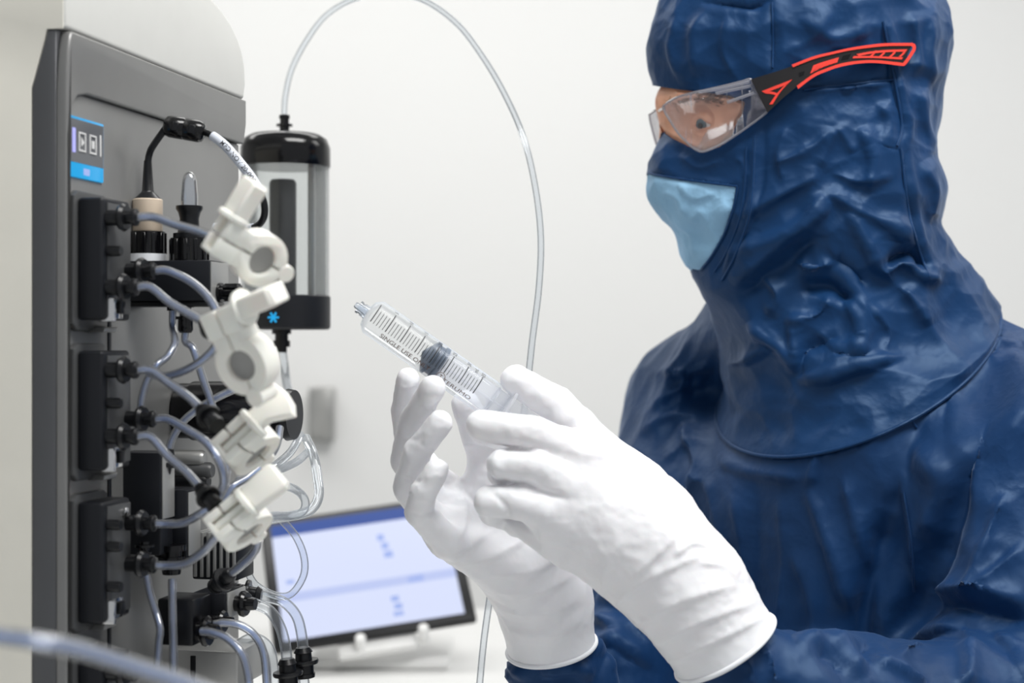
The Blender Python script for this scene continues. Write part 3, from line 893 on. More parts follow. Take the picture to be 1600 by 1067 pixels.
# ================================================================ TUBES
def pt(p): return P(*p) if isinstance(p, tuple) else np.asarray(p)
def hose(label, pts, r=0.0028, m='tube', ends=(), group=None, n=10, tail=False):
    """a flexible tube; ends: 0 / -1 get a black barbed end fitting"""
    w = spline([pt(p) for p in pts], n)
    if not ends and m != 'tube':
        return tag(G().tube(w, r, 14).out('tube', m), label, 'tube', group)
    t = thing('tube', label, 'tube', w[0], group)
    G().tube(w, r, 14).out('hose', m, t)
    if m == 'tube': G().tube(w, r * .56, 12).out('refraction_core', 'refraction_core', t)  # added inner core, its colour imitates the refraction streak
    for e in ends:
        if e == 0: p_, a_ = w[0], w[0] - w[2]
        else: p_, a_ = w[-1], w[-1] - w[-3]
        L = 0.019
        a_ = unit(a_)
        G().lathe(p_ - a_ * 0.005, a_, [(0, r * 1.25), (0.0035, r * 1.75), (0.004, r * 1.5), (0.009, r * 1.55), (0.009, r * 2.6), (0.0105, r * 2.75), (0.012, r * 2.6), (0.012, r * 1.75), (L, r * 1.7), (L, r * 1.9), (L + .003, r * 1.8)], 20).out('end_fitting', 'black', t)
    if tail:   # the run goes on below its coupling, down to the bench
        e = w[-1] - MZ * 0.016
        G().tube(spline([e, e - MZ * 0.03 + MN * .004, np.array([e[0] + .012, e[1] + .004 * tail, (e[2] + BZ) / 2]), np.array([e[0] + .02, e[1] + .02 * tail, BZ + r * 1.3]), np.array([e[0] + .05, e[1] + .05 * tail, BZ + r * 1.05])], 8), r, 12).out('lower_hose', m, t)
    return t
def p_(k): return PT[k]
n_ = MN
hose('short clear tube from upper module to topmost white clamp', [p_(('a', 0)), p_(('a', 0)) + n_ * .012, (275, 351, .935), (310, 361, .915), (336, 372, .895)])
hose('clear tube arching from the upper module towards the ring clamp', [p_(('a', 2)), p_(('a', 2)) + n_ * .010, (300, 441, .965), (328, 468, .95), (343, 500, .94), (340, 520, .935)])
hose('clear tube sloping down from upper module to the second white clamp', [p_(('a', 3)), p_(('a', 3)) + n_ * .010, (265, 472, .94), (300, 492, .925), (324, 507, .912)], ends=(-1,))
hose('clear tube sweeping under the second white clamp to the middle module', [(346, 515, .952), (338, 540, .95), (312, 566, .955), (280, 582, .965), (250, 588, .975), (232, 582, .985)])
hose('clear tube from top of middle module to the flared wing clamp', [p_(('b', 0)), p_(('b', 0)) + n_ * .010, (262, 597, .94), (296, 621, .925), (319, 644, .912)], ends=(-1,))
hose('clear tube arching from middle module behind the flared wing clamp', [p_(('b', 2)), p_(('b', 2)) + n_ * .010, (292, 671, .965), (325, 693, .95), (345, 725, .945), (350, 755, .95), (340, 778, .955)])
hose('clear tube from bottom of middle module to the lowest white clamp', [p_(('b', 3)), p_(('b', 3)) + n_ * .010, (262, 712, .94), (292, 738, .925), (318, 768, .912)], ends=(-1,))
hose('clear tube rising from lower module towards the black end fitting', [p_(('c', 1)), p_(('c', 1)) + n_ * .010, (285, 817, .965), (312, 803, .95), (334, 785, .95), (350, 758, .955), (354, 725, .96)])
hose('clear tube rising from lower module behind the lowest white clamp', [p_(('c', 3)), p_(('c', 3)) + n_ * .010, (290, 880, .965), (318, 861, .95), (338, 838, .94), (360, 812, .935)])
UA = MP(UB + 0.018, c2w, bzb)
hose('clear tube dropping from the manifold and kinking to the left', [UA + MZ * -.004, UA + MZ * -.016, (273, 535, 1.02), (262, 556, 1.01), (245, 570, 1.0), (231, 592, 1.0), (222, 620, 1.0), (219, 650, 1.0)], .0026)
UA = MP(UB + 0.012, c1w, bzb - 0.019)
hose('straight clear tube slanting down from the manifold fitting', [UA, UA + MZ * -.008, (302, 545, 1.02), (317, 592, 1.02), (328, 622, 1.02), (338, 655, 1.02)], .0026)
hose('clear tube bowed over the black drum', [(262, 712, 1.03), (268, 688, 1.03), (285, 660, 1.03), (312, 637, 1.03), (345, 618, 1.03), (380, 605, 1.03), (415, 609, 1.04), (436, 624, 1.06)], .0026, ends=(0,))
hose('clear tube curving down from the drum collar behind the wing clamps', [(437, 668, 1.04), (432, 695, 1.03), (415, 722, 1.02), (388, 745, 1.01), (362, 762, 1.0), (348, 790, 1.0)], .0028)
hose('clear tube dipping left from the drum collar', [(470, 678, 1.150), (455, 705, 1.130), (430, 727, 1.110), (400, 742, 1.100), (375, 748, 1.090)], .0031, 'tube_thin')
hose('white-lit tube looping from drum collar round past the tablet top', [(478, 684, 1.160), (490, 712, 1.140), (496, 745, 1.130), (498, 775, 1.120), (485, 797, 1.110), (455, 806, 1.100), (428, 807, 1.080), (405, 812, 1.060)], .0036, 'tube_thin')
hose('clear tube crossing level behind the lowest clamp wing', [(482, 705, 1.160), (462, 722, 1.130), (430, 736, 1.100), (400, 744, 1.080), (372, 752, 1.060)], .0031, 'tube_thin')
hose('clear tube hooking round just above the tablet frame', [(392, 755, 1.070), (430, 756, 1.090), (460, 764, 1.100), (476, 780, 1.110), (474, 798, 1.110), (455, 806, 1.106), (420, 813, 1.090)], .0031, 'tube_thin')
hose('thin clear tube hanging in a loop before the tablet screen', [(440, 812, 1.140), (462, 838, 1.140), (475, 870, 1.140), (474, 900, 1.140), (455, 928, 1.140), (430, 930, 1.140), (400, 914, 1.140), (385, 890, 1.140)], .0028, 'tube_thin')
hose('short clear tube running down left from the lowest clamp', [(404, 842, .98), (398, 862, .99), (378, 882, 1.0), (356, 900, 1.01)], .0030, ends=(-1,))
hose('kinked clear tube with a cut tip under the lower module', [(229, 898, 1.0), (234, 925, 1.0), (243, 955, 1.0), (250, 982, .995), (248, 1005, .995), (246, 1040, .995)], .0026)
hose('straight vertical clear tube below the drop fitting', [(269, 905, 1.012), (270, 960, 1.005), (271, 1010, 1.005), (271, 1085, 1.005)], .0028)
hose('clear tube arching out of the lower valve and down, front one', [(316, 986, 1.0), (332, 988, .995), (355, 997, .99), (376, 1018, .985), (386, 1045, .985), (391, 1085, .985)], .0028)
hose('clear tube arching out of the lower valve and down, rear one', [(334, 975, 1.03), (352, 973, 1.03), (378, 978, 1.03), (400, 995, 1.03), (413, 1025, 1.03), (418, 1085, 1.03)], .0028)
hose('clear tube bending down to the black coupling left of the two', [(380, 938, 1.100), (400, 944, 1.100), (422, 955, 1.100), (438, 980, 1.100), (446, 1010, 1.100), (449, 1040, 1.100)], .0040, 'tube_thin', ends=(0, -1), tail=-1)
hose('clear tube bending down to the black coupling right of the two', [(398, 930, 1.120), (420, 933, 1.120), (445, 942, 1.120), (463, 962, 1.120), (471, 990, 1.120), (474, 1022, 1.120)], .0040, 'tube_thin', ends=(0, -1), tail=1)
hose('pale clear tube curling up from the bottom edge behind the valve tubes', [(340, 1085, 1.12), (345, 1050, 1.12), (356, 1025, 1.12), (376, 1004, 1.12), (398, 996, 1.12), (420, 1010, 1.12), (428, 1040, 1.12), (430, 1085, 1.12)], .0034, 'tube_thin')
hose('pale thin tube hanging below the reservoir outlet', [(440, 545, 1.42), (444, 570, 1.42), (448, 600, 1.40), (455, 630, 1.36)], .0042, 'tube_thin')
hose('large blurred clear tube crossing the bottom left corner in front', [(-60, 985, .56), (0, 994, .56), (60, 1002, .56), (130, 1016, .57), (200, 1038, .58), (280, 1064, .59), (380, 1100, .60)], .0034)
hose('long thin hose looping high over the wall from reservoir to behind the gloves', [(444, 178, 1.42), (446, 150, 1.42), (456, 108, 1.42), (480, 62, 1.41), (512, 22, 1.40), (560, -4, 1.38), (615, -10, 1.36), (665, 2, 1.34), (715, 38, 1.32), (755, 90, 1.30), (790, 150, 1.28), (818, 215, 1.26), (836, 290, 1.25), (845, 370, 1.24), (842, 450, 1.23), (832, 530, 1.22), (822, 620, 1.21), (808, 720, 1.21), (790, 810, 1.20), (772, 890, 1.20), (763, 950, 1.20), (755, 1010, 1.20), (748, 1085, 1.20)], .0027, 'tube_thin', n=8)

# ================================================================ WHITE CLAMPS
def clamp(label, c, X, Z, s, wing):
    Z = unit(Z); X = np.asarray(X, float); X = unit(X - Z * np.dot(Z, X)); Y = np.cross(Z, X)
    A = np.array([X, Y, Z]) * s
    c = np.asarray(c)
    t = thing('tube_clamp', label, 'clamp', c, 'white screw clamps on the tubes')
    A1 = np.array([X, Y, Z])
    # ring halves with lugs (units mm * s)
    h = 0.0075
    def half(sg):
        po = []
        for k in range(15):
            a = math.pi * k / 14
            po.append((0.0175 * math.cos(a), sg * (0.0006 + 0.0165 * math.sin(a))))
        po = po[:-1]
        po += [(-0.0125, sg * 0.0115), (-0.0195, sg * 0.0115), (-0.0195, sg * 0.0006), (-0.0088, sg * 0.0006)]
        for k in range(1, 12):
            a = math.pi - math.pi * k / 12
            po.append((0.0088 * math.cos(a), sg * (0.0006 + 0.0088 * math.sin(a))))
        po += [(0.0088, sg * 0.0006)]
        return po if sg > 0 else po[::-1]
    AX = np.array([X * s, Z * s, -Y * s])
    for sg in (1, -1):
        # each half: ring arc, and a forked lug with the slot for the bolt
        po = half(sg)
        G().prism(c, AX, po, -h, h, 0.0011, 2).out('clamp_half', 'ivory', t)
    for sg in (1, -1):
        g = G()
        z0, z1 = (0.0006, 0.0120) if sg > 0 else (-0.0120, -0.0006)
        for e in (-1, 1):
            g.box(c, A, (-0.0340, e * 0.0062 - 0.0026, z0), (-0.0190, e * 0.0062 + 0.0026, z1), 0.0009)
        if sg < 0: g.box(c, A, (-0.0340, -0.0050, -0.0120), (-0.0190, 0.0050, -0.0090), 0.0006)
        g.out('lug_fork', 'ivory', t)
    # bolt, washer flange, wing nut
    q = c + X * s * -0.0325
    G().lathe(q + X * s * .004 - Z * s * 0.0088, Z, [(0, 0.0030 * s), (0.024 * s, 0.0030 * s)], 16).out('swing_bolt', 'ivory', t)
    f0 = q + X * s * 0.003
    G().lathe(f0 + Z * s * 0.0122, Z, [(0, 0.0095 * s), (0.0006 * s, 0.0104 * s), (0.0030 * s, 0.0104 * s), (0.0038 * s, 0.0092 * s), (0.0042 * s, 0.005 * s)], 30).out('flange', 'ivory', t)
    W0 = {'block': (0.0082, 0.0090, 0.0058, 0.0068, 0.024), 'fan': (0.0062, 0.0145, 0.0052, 0.0040, 0.020), 'paddle': (0.0080, 0.0088, 0.0056, 0.0044, 0.026)}[wing]
    b0, b1, d0, d1, L = W0
    po = [(-b0, 0.0), (b0, 0.0)]
    if wing == 'fan': po = [(-b0, 0), (b0, 0), (b0 * 1.0, L * .3), (b1 * .72, L * .62), (b1, L * .95), (b1 * .6, L * 1.16), (0, L * 1.24), (-b1 * .6, L * 1.16), (-b1, L * .95), (-b1 * .72, L * .62), (-b0, L * .3)]
    else: po = [(-b0, 0), (b0, 0), (b1, L * .9), (b1 * .75, L), (-b1 * .75, L), (-b1, L * .9)]
    g = G()
    WX = np.array([Y * s, Z * s, X * s]) if wing != 'paddle' else np.array([X * s, Z * s, Y * s])
    if np.linalg.det(WX) < 0: pass
    g.prism(f0 + Z * s * 0.0160, WX, po, -d0, d0, 0.0018, 3)
    g.out('wing_nut', 'ivory', t)
    # hinge and gasketed ferrule in the ring
    G().lathe(c + X * s * 0.0195 - Y * s * 0.008, Y, [(0, 0.0050 * s), (0.0005 * s, 0.0056 * s), (0.0155 * s, 0.0056 * s), (0.016 * s, 0.0050 * s)], 22).out('hinge_barrel', 'ivory', t)
    G().lathe(c - Y * s * 0.0040, Y, [(0, 0.0090 * s), (0.0080 * s, 0.0090 * s)], 28).out('gasket', 'gasket', t)
    return t
YC = 0.865
clamp('topmost white screw clamp with an open ring and square nut', P(403, 402, YC), (0.62, 0.66, -0.40), (0.50, -0.02, 0.80), .90, 'block')
clamp('white ring clamp hanging upright, second from the top', P(387, 566, YC), (-0.04, 0.34, -0.94), (0.80, -0.48, 0.28), 1.0, 'block')
clamp('white screw clamp with a fan-shaped flared wing, third from the top', P(392, 700, YC + .05), (0.06, 0.93, -0.30), (0.70, 0.06, 0.66), .98, 'fan')
clamp('lowest white screw clamp with a straight paddle nut', P(380, 820, YC + .05), (0.06, 0.93, -0.30), (0.72, 0.06, 0.60), .98, 'block')

# ================================================================ SYRINGE
SA = P(580, 493, 1.050); SB = P(580 + 250 * .819, 493 + 250 * .574, 1.066)
sax = unit(SB - SA)
mm_px = np.linalg.norm(SB - SA) / 250.0          # metres per pixel along the barrel
SR = 29.0 * mm_px
srt = np.cross(sax, unit(np.array([0, 0, CZ]) - SA)); srt = unit(srt)
if srt[2] > 0: srt = -srt                        # s+ = down across the barrel
sfr = np.cross(srt, sax)
if sfr[1] > 0: sfr = -sfr                        # towards the camera
def SP(a, phi, r=SR): return SA + sax * (a * mm_px) + (sfr * math.cos(phi) + srt * math.sin(phi)) * r
syr = thing('syringe', 'clear plastic syringe with grey stopper held between the white gloves', 'syringe', SA + sax * 0.05)
px = mm_px
bar = G().lathe(SA, sax, [(-9 * px, 9 * px), (-6 * px, 20 * px), (2 * px, 27.5 * px), (5 * px, SR), (250 * px, SR), (250 * px, SR * 1.0)], 56, False).out('barrel', 'barrel', syr)
# finger flange: cut disc
fl_ = []
for k in range(36):
    a = 2 * math.pi * k / 36
    fl_.append((44 * px * math.cos(a), max(-31 * px, min(31 * px, 44 * px * math.sin(a)))))
G().prism(SA + sax * 250 * px, np.array([srt, sfr, sax]) if np.linalg.det(np.array([srt, sfr, sax])) > 0 else np.array([sfr, srt, sax]), fl_, 0, 4 * px, 0.0003).out('finger_flange', 'rod', bar)
tip = G().lathe(SA, sax, [(-30 * px, 4 * px), (-28 * px, 5 * px), (-9 * px, 6.5 * px)], 24, True)
tip.out('nozzle', 'tip', bar)
G().lathe(SA, sax, [(-24 * px, 8 * px), (-24 * px, 10.5 * px), (-20 * px, 10.5 * px), (-20 * px, 9 * px), (-16 * px, 9 * px), (-16 * px, 10.5 * px), (-12 * px, 10.5 * px), (-8 * px, 11.5 * px)], 26, False).out('lock_collar', 'tip', bar)
# stopper
G().lathe(SA, sax, [(97 * px, 2 * px), (101 * px, 10 * px), (107 * px, 22 * px), (110 * px, 27.5 * px), (115 * px, 28 * px), (117 * px, 24.5 * px), (124 * px, 24.5 * px), (126 * px, 28 * px), (132 * px, 28 * px), (132 * px, 12 * px)], 48).out('stopper', 'stopper', syr)
# plunger: cross ribs, discs and thumb plate
g = G()
for d1, d2 in ((srt, sfr), (sfr, srt)):
    g.box(SA, np.array([sax, d1, d2]), (133 * px, -22 * px, -1.6 * px), (322 * px, 22 * px, 1.6 * px), 0.0002, 1)
g.lathe(SA, sax, [(132 * px, 24 * px), (136 * px, 24 * px)], 36)
g.lathe(SA, sax, [(228 * px, 24 * px), (231 * px, 24 * px)], 36)
g.lathe(SA, sax, [(322 * px, 27 * px), (326 * px, 27 * px)], 36)
g.out('plunger', 'rod', syr)
# graduation print: lines and lettering laid on the barrel
def on_barrel(pts):   # (along px, across px on the developed surface)
    return [SP(a, s / 29.0, SR + 0.00012) for a, s in pts]
def asn(s): return math.asin(max(-1, min(1, s / 29.0))) * 29.0
gl_ = G(); gs_ = G()
def line(g, a, s0, s1, w):
    n = 8
    V = []; F = []
    for k in range(n + 1):
        s = s0 + (s1 - s0) * k / n
        V += on_barrel([(a - w / 2, s), (a + w / 2, s)])
        if k: F.append((2 * k - 2, 2 * k - 1, 2 * k + 1, 2 * k))
    g.put(V, F)
for ml in range(0, 36):
    a = 2.3 + ml * 5.5
    if ml % 5 == 0: line(gl_, a, asn(-21.8), asn(8.2), 1.6)
    else: line(gs_, a, asn(-13.0), asn(8.4), 0.95)
gl_.out('long_graduation', 'ink', bar, None); gs_.out('short_graduation', 'ink', bar, None)
def lettering(s, a, sc_, size, mode, m, name, stretch=1.0):
    V, F = text_mesh(s, size, 0.0 if 'M' in s else 0.006)
    if mode == 'along':   # reads along the barrel, tops up
        W = on_barrel([(a + v[0] * stretch, sc_ - v[1]) for v in V])
    else:                 # reads across the barrel, tops towards the tip
        W = on_barrel([(a - v[1], sc_ - v[0] * stretch) for v in V])
    add(name, W, F, m, bar, None, False)
for ml in (5, 10, 15, 20, 25, 30):
    lettering(str(ml), 2.3 + ml * 5.5, asn(-22.0) - 6.0, 9.5, 'across', 'ink', 'graduation_number')
lettering('35', 2.3 + 35 * 5.5, asn(-21.0) - 5, 9.5, 'across', 'ink', 'graduation_number')
lettering('mL', 181.5, asn(-20.0) - 6, 9.5, 'across', 'ink', 'graduation_unit')
lettering('SINGLE USE ONLY', 73, asn(16.5), 10.8, 'along', 'ink_brown', 'warning_print', 1.05)
lettering('TERUMO', 171, asn(17.5), 10.0, 'along', 'ink_brown', 'maker_print', 1.32)
g = G()
c_ = (139.5, asn(15.5))
for rr_, w_ in ((7.6, 1.0),):
    V = []; F = []
    for k in range(28):
        a = 2 * math.pi * k / 28
        V += on_barrel([(c_[0] + math.cos(a) * rr_, c_[1] + math.sin(a) * rr_), (c_[0] + math.cos(a) * (rr_ - w_), c_[1] + math.sin(a) * (rr_ - w_))])
        k2 = (k + 1) % 28
        F.append((2 * k, 2 * k + 1, 2 * k2 + 1, 2 * k2))
    g.put(V, F)
V, F = text_mesh('T', 10)
g.put(on_barrel([(c_[0] + v[0], c_[1] - v[1]) for v in V]), F)
g.out('maker_emblem', 'ink_brown', bar, None)

# ================================================================ PERSON
PER = np.array([0.33, 1.42, 0.0])
per = thing('person', 'person in navy hooded coverall, white gloves and clear safety glasses holding a syringe', 'person', PER)

# ---------------- gloves (hands with separate fingers, grown as one surface each)
def chain(pts, rs):
    pts = [pt(p) for p in pts]
    def f(p):
        d = None
        for i in range(len(pts) - 1):
            e = sd_cap(p, pts[i], pts[i + 1], rs[i], rs[i + 1])
            d = e if d is None else smin(d, e, 0.0008)
        return d
    return f
def glove(name, fingers, palm, kp, cut, V_h, fold_spec, seed):
    allp = [pt(q) for pts, rs, *_ in fingers for q in pts] + [pt(q) for a, b, *_ in palm for q in (a, b)]
    lo = np.min(allp, 0) - 0.062; hi = np.max(allp, 0) + 0.062
    fs = [(chain(pts, rs), (k[0] if k else 0.010)) for pts, rs, *k in fingers]
    c0, cn = pt(cut[0]), unit(pt(cut[1]) - pt(cut[0]))
    def f(p):
        d = None
        for a, b, ra, rb in palm:
            e = sd_cap(p, pt(a), pt(b), ra, rb)
            d = e if d is None else smin(d, e, kp)
        tot = None
        for ff, k in fs:
            gq = smin(d, ff(p), k)
            tot = gq if tot is None else smin(tot, gq, 0.0012)
        pl = ((p - c0.astype(np.float32)) @ cn.astype(np.float32))
        return np.maximum(tot, pl)
    V, F = nets(f, lo, hi, V_h)
    V = relax(V, F, 2, 0.4)
    cg = np.clip(-((V - c0) @ cn) / .02, 0.05, 1)
    V = creases(V, F, 0.0017, 70.0, seed, 0.6, cg, (1, 1, 1), 25)
    V = creases(V, F, 0.0008, 180.0, seed + 4, 0.5, cg, (1, 1, 1), 40)
    V = folds(V, F, [(p, w, h * 1.6, k) for p, w, h, k in fold_spec])
    V = relax(V, F, 1, 0.3)
    return V, F

# far hand: the person's right hand, palm up, fingers curled round the barrel
R_f = 0.0083
far_f = [
    ([(700, 772, 1.135), (640, 700, 1.130), (632, 640, 1.115), (637, 592, 1.100)], [.0116, .0106, .0097, .0082], 0.012),
    ([(690, 800, 1.110), (633, 720, 1.095), (645, 660, 1.070), (676, 606, 1.036)], [.0116, .0106, .0099, .0084], 0.012),
    ([(690, 828, 1.085), (637, 762, 1.062), (652, 706, 1.044), (688, 660, 1.032)], [.0112, .0104, .0096, .0082], 0.012),
    ([(700, 848, 1.062), (655, 800, 1.040), (662, 768, 1.028), (682, 735, 1.024)], [.0108, .0098, .0090, .0078], 0.012),
    ([(800, 800, 1.130), (772, 735, 1.125), (748, 680, 1.110), (728, 632, 1.096)], [.0190, .0145, .0125, .0102], 0.022),
]
far_p = [((705, 785, 1.130), (800, 850, 1.145), .0150, .0220), ((700, 815, 1.105), (805, 870, 1.125), .0150, .0230),
         ((702, 842, 1.078), (800, 885, 1.105), .0140, .0220), ((775, 770, 1.120), (815, 850, 1.125), .0170, .0230),
         ((815, 870, 1.128), (850, 930, 1.135), .0285, .0300), ((850, 930, 1.135), (872, 1080, 1.150), .0300, .0350)]
far_folds = [
    ([(690, 868), (735, 852), (790, 815)], 7, 1.2, 'c'), ([(715, 884), (780, 866), (835, 832)], 7, 1.3, 'c'),
    ([(760, 900), (830, 892), (885, 862)], 8, 1.4, 'c'), ([(775, 925), (840, 925), (898, 898)], 8, 1.4, 'c'),
    ([(785, 955), (850, 960), (908, 935)], 9, 1.3, 'c'), ([(795, 985), (855, 995), (915, 962)], 9, 1.0, 'r'),
    ([(703, 702), (740, 694), (795, 706)], 6, 1.2, 'c'), ([(715, 762), (745, 790), (770, 830)], 6, -1.4, 'r'),
    ([(712, 850), (728, 805), (718, 752)], 7, 1.6, 'c'), ([(740, 858), (752, 815), (742, 770)], 7, 1.2, 'c'),
    ([(690, 720), (715, 745), (740, 750)], 5, 1.0, 'c'), ([(628, 745), (650, 752), (668, 748)], 3, -.7, 'r'),
    ([(655, 690), (668, 702), (680, 700)], 3, -.6, 'r'), ([(632, 680), (650, 688), (664, 680)], 3, -.6, 'r'),
    ([(660, 628), (672, 640), (684, 640)], 3, .6, 'r'), ([(640, 800), (660, 806), (676, 798)], 3, -.7, 'r'),
    ([(664, 750), (680, 742), (690, 746)], 3, .6, 'r'), ([(622, 600), (634, 606), (648, 602)], 3, .5, 'r')]
V, F = glove('glove', far_f, far_p, 0.022, ((865, 1008, 1.145), (872, 1050, 1.150)), 0.0016, far_folds, 3.0)
GFV = V
gf = add('glove', V, F, 'glove', per, 60)
gf['label'] = 'white glove on the far hand, palm up'

# near hand: the person's left hand, back towards us, fingers folded under the plunger
near_f = [
    ([(990, 765, 1.060), (922, 690, 1.068), (868, 632, 1.070), (806, 594, 1.062)], [.0190, .0150, .0128, .0106], 0.020),
    ([(905, 715, 1.020), (835, 678, 1.004), (752, 664, 1.012), (752, 672, 1.040), (790, 690, 1.058)], [.0150, .0118, .0100, .0088, .0076], 0.014),
    ([(880, 755, 1.012), (835, 728, 1.000), (786, 726, 1.004), (784, 740, 1.032), (812, 758, 1.052)], [.0150, .0122, .0104, .0092, .0080], 0.014),
    ([(870, 805, 1.012), (820, 785, 1.000), (764, 783, 1.004), (770, 800, 1.024), (800, 815, 1.042)], [.0150, .0118, .0100, .0090, .0076], 0.014),
    ([(885, 845, 1.026), (845, 830, 1.022), (806, 815, 1.030), (808, 820, 1.046), (826, 826, 1.060)], [.0140, .0108, .0092, .0082, .0070], 0.014),
]
near_p = [((912, 712, 1.026), (1000, 800, 1.030), .0165, .0260), ((890, 755, 1.018), (1000, 830, 1.020), .0165, .0260),
          ((878, 800, 1.016), (995, 860, 1.022), .0160, .0250), ((885, 838, 1.028), (990, 885, 1.030), .0140, .0230),
          ((985, 770, 1.058), (1020, 830, 1.045), .0200, .0270), ((1010, 850, 1.030), (1075, 920, 1.030), .0310, .0335), ((1075, 920, 1.030), (1180, 1085, 1.035), .0335, .0405)]
near_folds = [
    ([(948, 955), (1000, 912), (1060, 882), (1100, 866)], 9, 1.5, 'c'), ([(972, 992), (1050, 945), (1150, 912)], 10, 1.6, 'c'),
    ([(1000, 1020), (1080, 978), (1182, 940)], 9, 1.3, 'c'), ([(985, 905), (1030, 862), (1062, 832)], 8, 1.2, 'c'),
    ([(1020, 1045), (1110, 1005), (1198, 962)], 7, 1.2, 'c'), ([(800, 822), (870, 848), (940, 880)], 6, .8, 'c'),
    ([(775, 800), (830, 850), (905, 905)], 6, .9, 'c'), ([(856, 785), (846, 830), (852, 870)], 6, .7, 'c'),
    ([(885, 660), (915, 640), (935, 668)], 6, .7, 'r'), ([(880, 700), (930, 712), (990, 700)], 7, .6, 'c'),
    ([(1050, 870), (1080, 850), (1110, 856)], 6, 1.3, 'c'), ([(1090, 880), (1130, 885), (1150, 905)], 6, 1.3, 'c'),
    ([(940, 930), (950, 880), (975, 840)], 8, .8, 'c'), ([(768, 770), (790, 790), (796, 815)], 4, -.8, 'r'),
    ([(780, 700), (815, 702), (850, 712)], 4, -.9, 'r'), ([(810, 770), (850, 770), (890, 780)], 5, -.8, 'r')]
NC0, NC1 = (1126, 1016, 1.032), (1150, 1054, 1.034)
V, F = glove('glove', near_f, near_p, 0.024, (NC0, NC1), 0.0016, near_folds, 9.0)
GNV = V
gn = add('glove', V, F, 'glove', per, 60)
gn['label'] = 'white glove on the near hand, back of hand showing'
# rolled beads at the cuffs
def bead(c, d, V, rb, parent):
    c = pt(c); n_ = unit(pt(d) - c); x, y, a = frame(n_)
    q = V - c; h = q @ n_
    m = (h > -.005) & (h < .0005)
    q = q[m]; ang = np.arctan2(q @ y, q @ x); rad = np.hypot(q @ x, q @ y)
    ts = np.linspace(-math.pi, math.pi, 64, endpoint=False); rs = []
    for t in ts:
        k = np.abs((ang - t + math.pi) % (2 * math.pi) - math.pi) < .12
        rs.append(rad[k].max() if k.any() else np.nan)
    rs = np.array(rs); ok = ~np.isnan(rs); rs = np.interp(ts, ts[ok], rs[ok])
    for _ in range(3): rs = (np.roll(rs, 1) + 2 * rs + np.roll(rs, -1)) / 4
    G().tube([c + (x * math.cos(t) + y * math.sin(t)) * r for t, r in zip(ts, rs)], rb, 10, closed=True).out('cuff_bead', 'glove', parent)
bead((865, 1008, 1.145), (872, 1050, 1.150), GFV, 0.0017, gf)
bead(NC0, NC1, GNV, 0.0017, gn)

# ---------------- hood: lofted from cross sections down to the collar seam
#        Lx    Ly    Rx    Ry    Yc     b     dip   k(face)
SEC = [(1238, -78, 1262, -78, 1.330, .004, 0, .0), (1130, -62, 1385, -64, 1.330, .050, 0, .05), (1062, -35, 1432, -40, 1.330, .070, 0, .12),
       (1030, 0, 1464, 0, 1.330, .081, 0, .2), (1016, 42, 1473, 42, 1.330, .087, 0, .25), (1012, 81, 1474, 81, 1.330, .089, 0, .28),
       (1016, 115, 1472, 120, 1.330, .090, 0, .30), (1024, 145, 1468, 150, 1.330, .090, 0, .32), (1030, 175, 1464, 185, 1.330, .090, 0, .34),
       (1034, 208, 1452, 222, 1.330, .090, 0, .36), (1021, 237, 1456, 252, 1.330, .090, 0, .36), (1011, 265, 1476, 288, 1.331, .091, 0, .36),
       (1010, 300, 1478, 320, 1.332, .092, 0, .36), (1022, 331, 1470, 347, 1.334, .092, .002, .34), (1052, 362, 1480, 372, 1.336, .092, .005, .30),
       (1068, 402, 1489, 400, 1.338, .090, .010, .22), (1084, 432, 1503, 414, 1.340, .090, .016, .15), (1106, 472, 1522, 430, 1.344, .095, .026, .1),
       (1115, 500, 1533, 442, 1.350, .102, .034, .05), (1124, 530, 1539, 449, 1.354, .110, .042, .0), (1134, 571, 1544, 455, 1.358, .122, .048, 0),
       (1138, 620, 1547, 460, 1.362, .135, .050, 0), (1122, 668, 1549, 464, 1.364, .145, .050, 0)]
S_ = spline(SEC, 13)
nV, nU = len(S_), 400
th = np.linspace(0, 2 * math.pi, nU, endpoint=False)
cth, sth = np.cos(th), np.sin(th)
HV = np.zeros((nV, nU, 3))
for i, (lx, ly, rx, ry, yc, b, dip, kf) in enumerate(S_):
    Lp, Rp = P(lx, ly, yc), P(rx, ry, yc)
    cen, hv = (Lp + Rp) / 2, (Rp - Lp) / 2
    pos = cen + cth[:, None] * hv
    sh = 1 - kf * ((1 - cth) / 2) ** 1.6
    pos[:, 1] = yc + b * sth * sh
    pos[:, 2] -= dip * (-sth)
    HV[i] = pos
HV = HV.reshape(-1, 3)
ii, jj = np.meshgrid(np.arange(nV - 1), np.arange(nU), indexing='ij')
j2 = (jj + 1) % nU
HF = np.stack([ii * nU + jj, (ii + 1) * nU + jj, (ii + 1) * nU + j2, ii * nU + j2], -1).reshape(-1, 4)
row = np.repeat(np.arange(nV), nU) / (nV - 1.0)
nn = vnormals(HV, HF)
if (nn[:, 1] * (HV[:, 1] - 1.33)).mean() < 0: HF = HF[:, ::-1]
